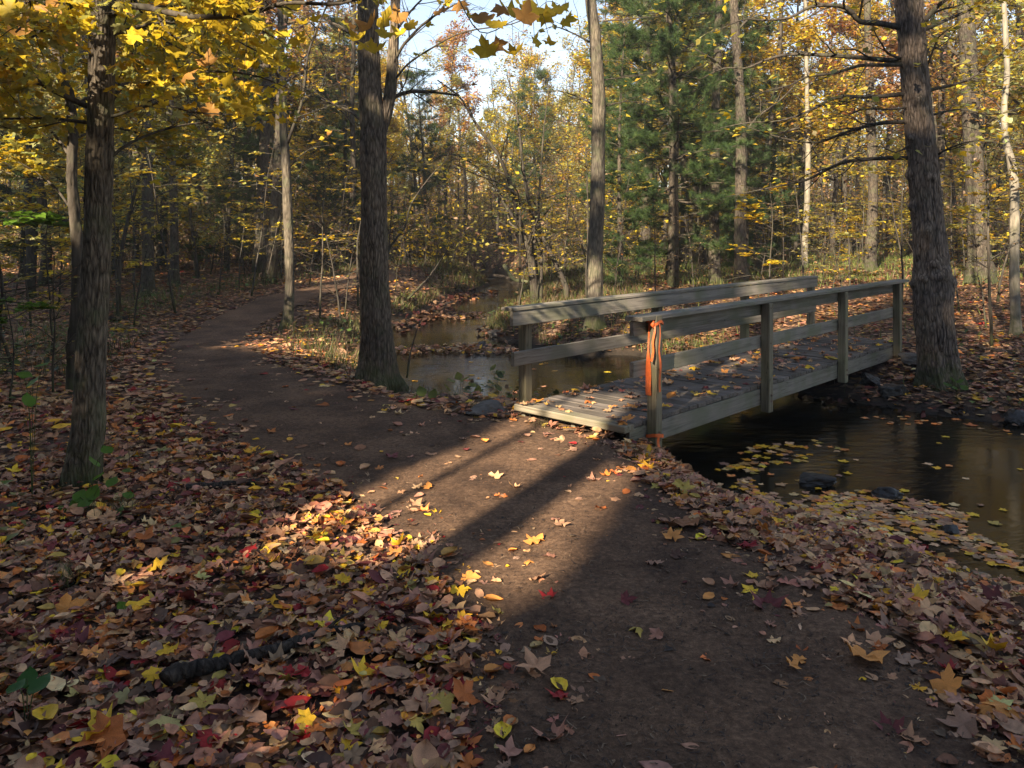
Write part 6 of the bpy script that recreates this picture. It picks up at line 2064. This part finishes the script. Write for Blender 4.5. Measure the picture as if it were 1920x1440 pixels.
HAND = [(1625, 1262, 'amber', 72), (1036, 1396, 'dusty pink', 66), (310, 1402, 'pale green', 64), (400, 1415, 'crimson', 72), (192, 1412, 'rust orange', 92), (58, 1402, 'grey brown', 80), (285, 1292, 'golden yellow', 40), (300, 1085, 'golden yellow', 46), (1668, 1380, 'maroon', 52), (1802, 1378, 'grey brown', 66),
        (1888, 1368, 'amber', 74), (1778, 1322, 'amber', 62), (1005, 1276, 'tan', 66), (872, 1328, 'rust orange', 58), (828, 1350, 'olive yellow', 58), (1030, 1127, 'crimson', 32), (1262, 1021, 'amber', 40), (1440, 1150, 'maroon', 62), (1570, 1146, 'pale green', 46), (1720, 1138, 'golden yellow', 44), (1800, 1213, 'pale green', 50), (1788, 1234, 'deep yellow', 44),
        (1870, 1246, 'golden yellow', 50), (1205, 872, 'golden yellow', 26), (1282, 930, 'olive yellow', 42), (930, 1158, 'olive yellow', 30), (862, 1118, 'golden yellow', 40), (746, 1037, 'golden yellow', 34), (480, 990, 'golden yellow', 30), (412, 1058, 'olive yellow', 44), (641, 1112, 'golden yellow', 32), (1008, 1100, 'tan', 32), (990, 1062, 'amber', 24), (1030, 1057, 'dusty pink', 26),
        (1000, 1025, 'amber', 40), (880, 1095, 'amber', 36), (1127, 962, 'rust orange', 24), (1155, 943, 'tan', 32), (780, 955, 'tan', 28), (800, 922, 'amber', 24), (965, 920, 'cream', 24), (930, 900, 'cream', 30), (1055, 832, 'cream', 44), (1085, 815, 'tan', 30), (715, 1200, 'golden yellow', 30), (680, 1285, 'golden yellow', 46), (745, 1170, 'maroon', 44), (610, 1275, 'chestnut brown', 40), (540, 1295, 'olive yellow', 46), (468, 1268, 'grey brown', 40), (150, 1130, 'amber', 34), (130, 1170, 'amber', 50),
        (260, 1270, 'crimson', 34), (490, 1320, 'maroon', 44), (530, 1345, 'maroon', 56), (380, 1352, 'olive yellow', 46), (350, 1085, 'crimson', 30), (465, 1050, 'crimson', 36), (510, 1060, 'amber', 40), (600, 1030, 'golden yellow', 36), (860, 1240, 'tan', 40), (805, 1260, 'golden yellow', 38), (640, 1240, 'cream', 44), (730, 1380, 'dusty pink', 46), (660, 1400, 'olive yellow', 40), (570, 1390, 'golden yellow', 40), (1230, 1212, 'dusty pink', 32), (925, 1325, 'tan', 40), (1690, 1160, 'dusty pink', 40), (1655, 1160, 'tan', 36), (1740, 1175, 'cream', 40), (1840, 1290, 'dusty pink', 46), (1860, 1350, 'amber', 40), (1650, 1230, 'rust orange', 24),
        (1175, 1137, 'maroon', 30), (1270, 1058, 'dark brown', 30), (1335, 985, 'tan', 34), (1385, 1060, 'dusty pink', 36), (1385, 995, 'golden yellow', 20), (1430, 1015, 'amber', 38), (1490, 958, 'golden yellow', 26)]
for x, y, c, w in HAND:
    b = gp(x, y)
    ps = float(path_sd(b[0], b[1]))
    b[2] += 0.022 if ps < 0 else 0.05
    single(b, 'maple', c, w * b[1] / F * 1.05, 'bare path' if ps < 0 else 'leaf litter', 0.18 if ps < 0 else 0.3)
while sum(o[4] == 'bridge deck' for o in ones) < 104:
    u, v = 6.6 * lg.uniform(0, 1) ** 0.9, lg.uniform(0.03, 1.14)
    if lg.uniform() < 0.4:
        v = 1.16 - abs(lg.normal(0, 0.12))
    if lg.uniform() < 0.12:
        v = 0.03 + abs(lg.normal(0, 0.05))
    single(bw(u, min(max(v, .03), 1.15), DECK + 0.024), 'maple' if lg.uniform() < 0.6 else 'oval', lg.choice(['amber', 'tan', 'cream', 'golden yellow', 'dusty pink', 'olive yellow'], p=[.25, .25, .15, .15, .12, .08]), lg.uniform(0.075, 0.135), 'bridge deck', 0.12)
while sum(o[4] == 'bare path' for o in ones) < 92:
    y = 2.6 + 8 * lg.uniform() ** 1.2
    x = lg.uniform(-0.66, 0.66) * y
    ps = float(path_sd(x, y))
    if ps > -0.03 or lg.uniform() > 0.25 + math.exp(ps * 3):
        continue
    single((x, y, float(ground_z(x, y)) + 0.02), 'maple' if lg.uniform() < 0.5 else 'oval', lg.choice(['amber', 'tan', 'dusty pink', 'cream', 'rust orange', 'grey brown', 'olive yellow', 'maroon'], p=[.2, .24, .16, .1, .08, .1, .06, .06]), lg.uniform(0.055, 0.1), 'bare path', 0.15)
while len(ones) < 298:
    y = 2.45 + 3.0 * lg.uniform() ** 1.5
    x = lg.uniform(-0.66, 0.66) * y
    if float(path_sd(x, y)) < 0.02 or float(stream_sd(x, y)) < 0.25:
        continue
    single((x, y, float(ground_z(x, y)) + 0.05), 'maple' if lg.uniform() < 0.6 else 'oval', lg.choice(BROWN, p=np.array(W_NEAR) / sum(W_NEAR)), lg.uniform(0.07, 0.125), 'leaf litter', 0.32)
grp = {}
for o in ones:
    dist = [np.linalg.norm(o[0][:2] - s[1]) for s in SPOT]
    if o[4] == 'bridge deck':
        dist = [d if s[0] in ('the ribboned bridge post', 'the front board of the bridge', 'the far end of the bridge') else 1e9 for d, s in zip(dist, SPOT)]
    k = int(np.argmin(dist))
    grp.setdefault((o[2], o[1], o[4], k), []).append((dist[k], o))
for (c, shp, where, k), ls in grp.items():
    ls.sort(key=lambda e: e[0])
    for q, (_, o) in enumerate(ls):
        p, shape, colour, size, wh, tilt, qq, yaw = o
        nth = 'closest' if len(ls) > 1 and q == 0 else f'{ordinal(q)} closest' if len(ls) > 1 else 'large'
        rank = f'{nth} to' if len(ls) > 1 else 'by'
        lab = f'{COLW[c]} {shp} leaf on {wh}, {rank} {SPOT[k][0]}'
        f_ = obj('fallen_leaf', leaf_mesh(shape, colour, qq, M_DRY), None, tuple(p))
        f_.scale = (size, size, size)
        f_.rotation_euler = (lg.normal(0, tilt), lg.normal(0, tilt), yaw)
        tag(f_, lab, 'leaf', 'large fallen leaves that show singly')

# ------------------------------------------------------------------ thin autumn haze
gx = np.array(bpy.data.objects['ground'].bound_box)
g = Geo()
hlo, hhi = gx.min(0) - [5, 5, 1.0], np.array([gx[:, 0].max() + 5, gx[:, 1].max() + 5, 33.0])
c8 = np.array([(a, b, c) for a in (0, 1) for b in (0, 1) for c in (0, 1)])
g.add(hlo + c8 * (hhi - hlo), None, [(0, 1, 3, 2), (4, 6, 7, 5), (0, 4, 5, 1), (2, 3, 7, 6), (0, 2, 6, 4), (1, 5, 7, 3)])
hm, hnt, hout = mat('haze')
pv = N(hnt, 'ShaderNodeVolumePrincipled', Density=0.0013)
pv.inputs['Color'].default_value = (0.95, 0.93, 0.92, 1)
pv.inputs['Anisotropy'].default_value = 0.2
hnt.links.new(pv.outputs[0], hout.inputs['Volume'])
kind(obj('haze', g.mesh('haze', hm, False)), 'stuff')
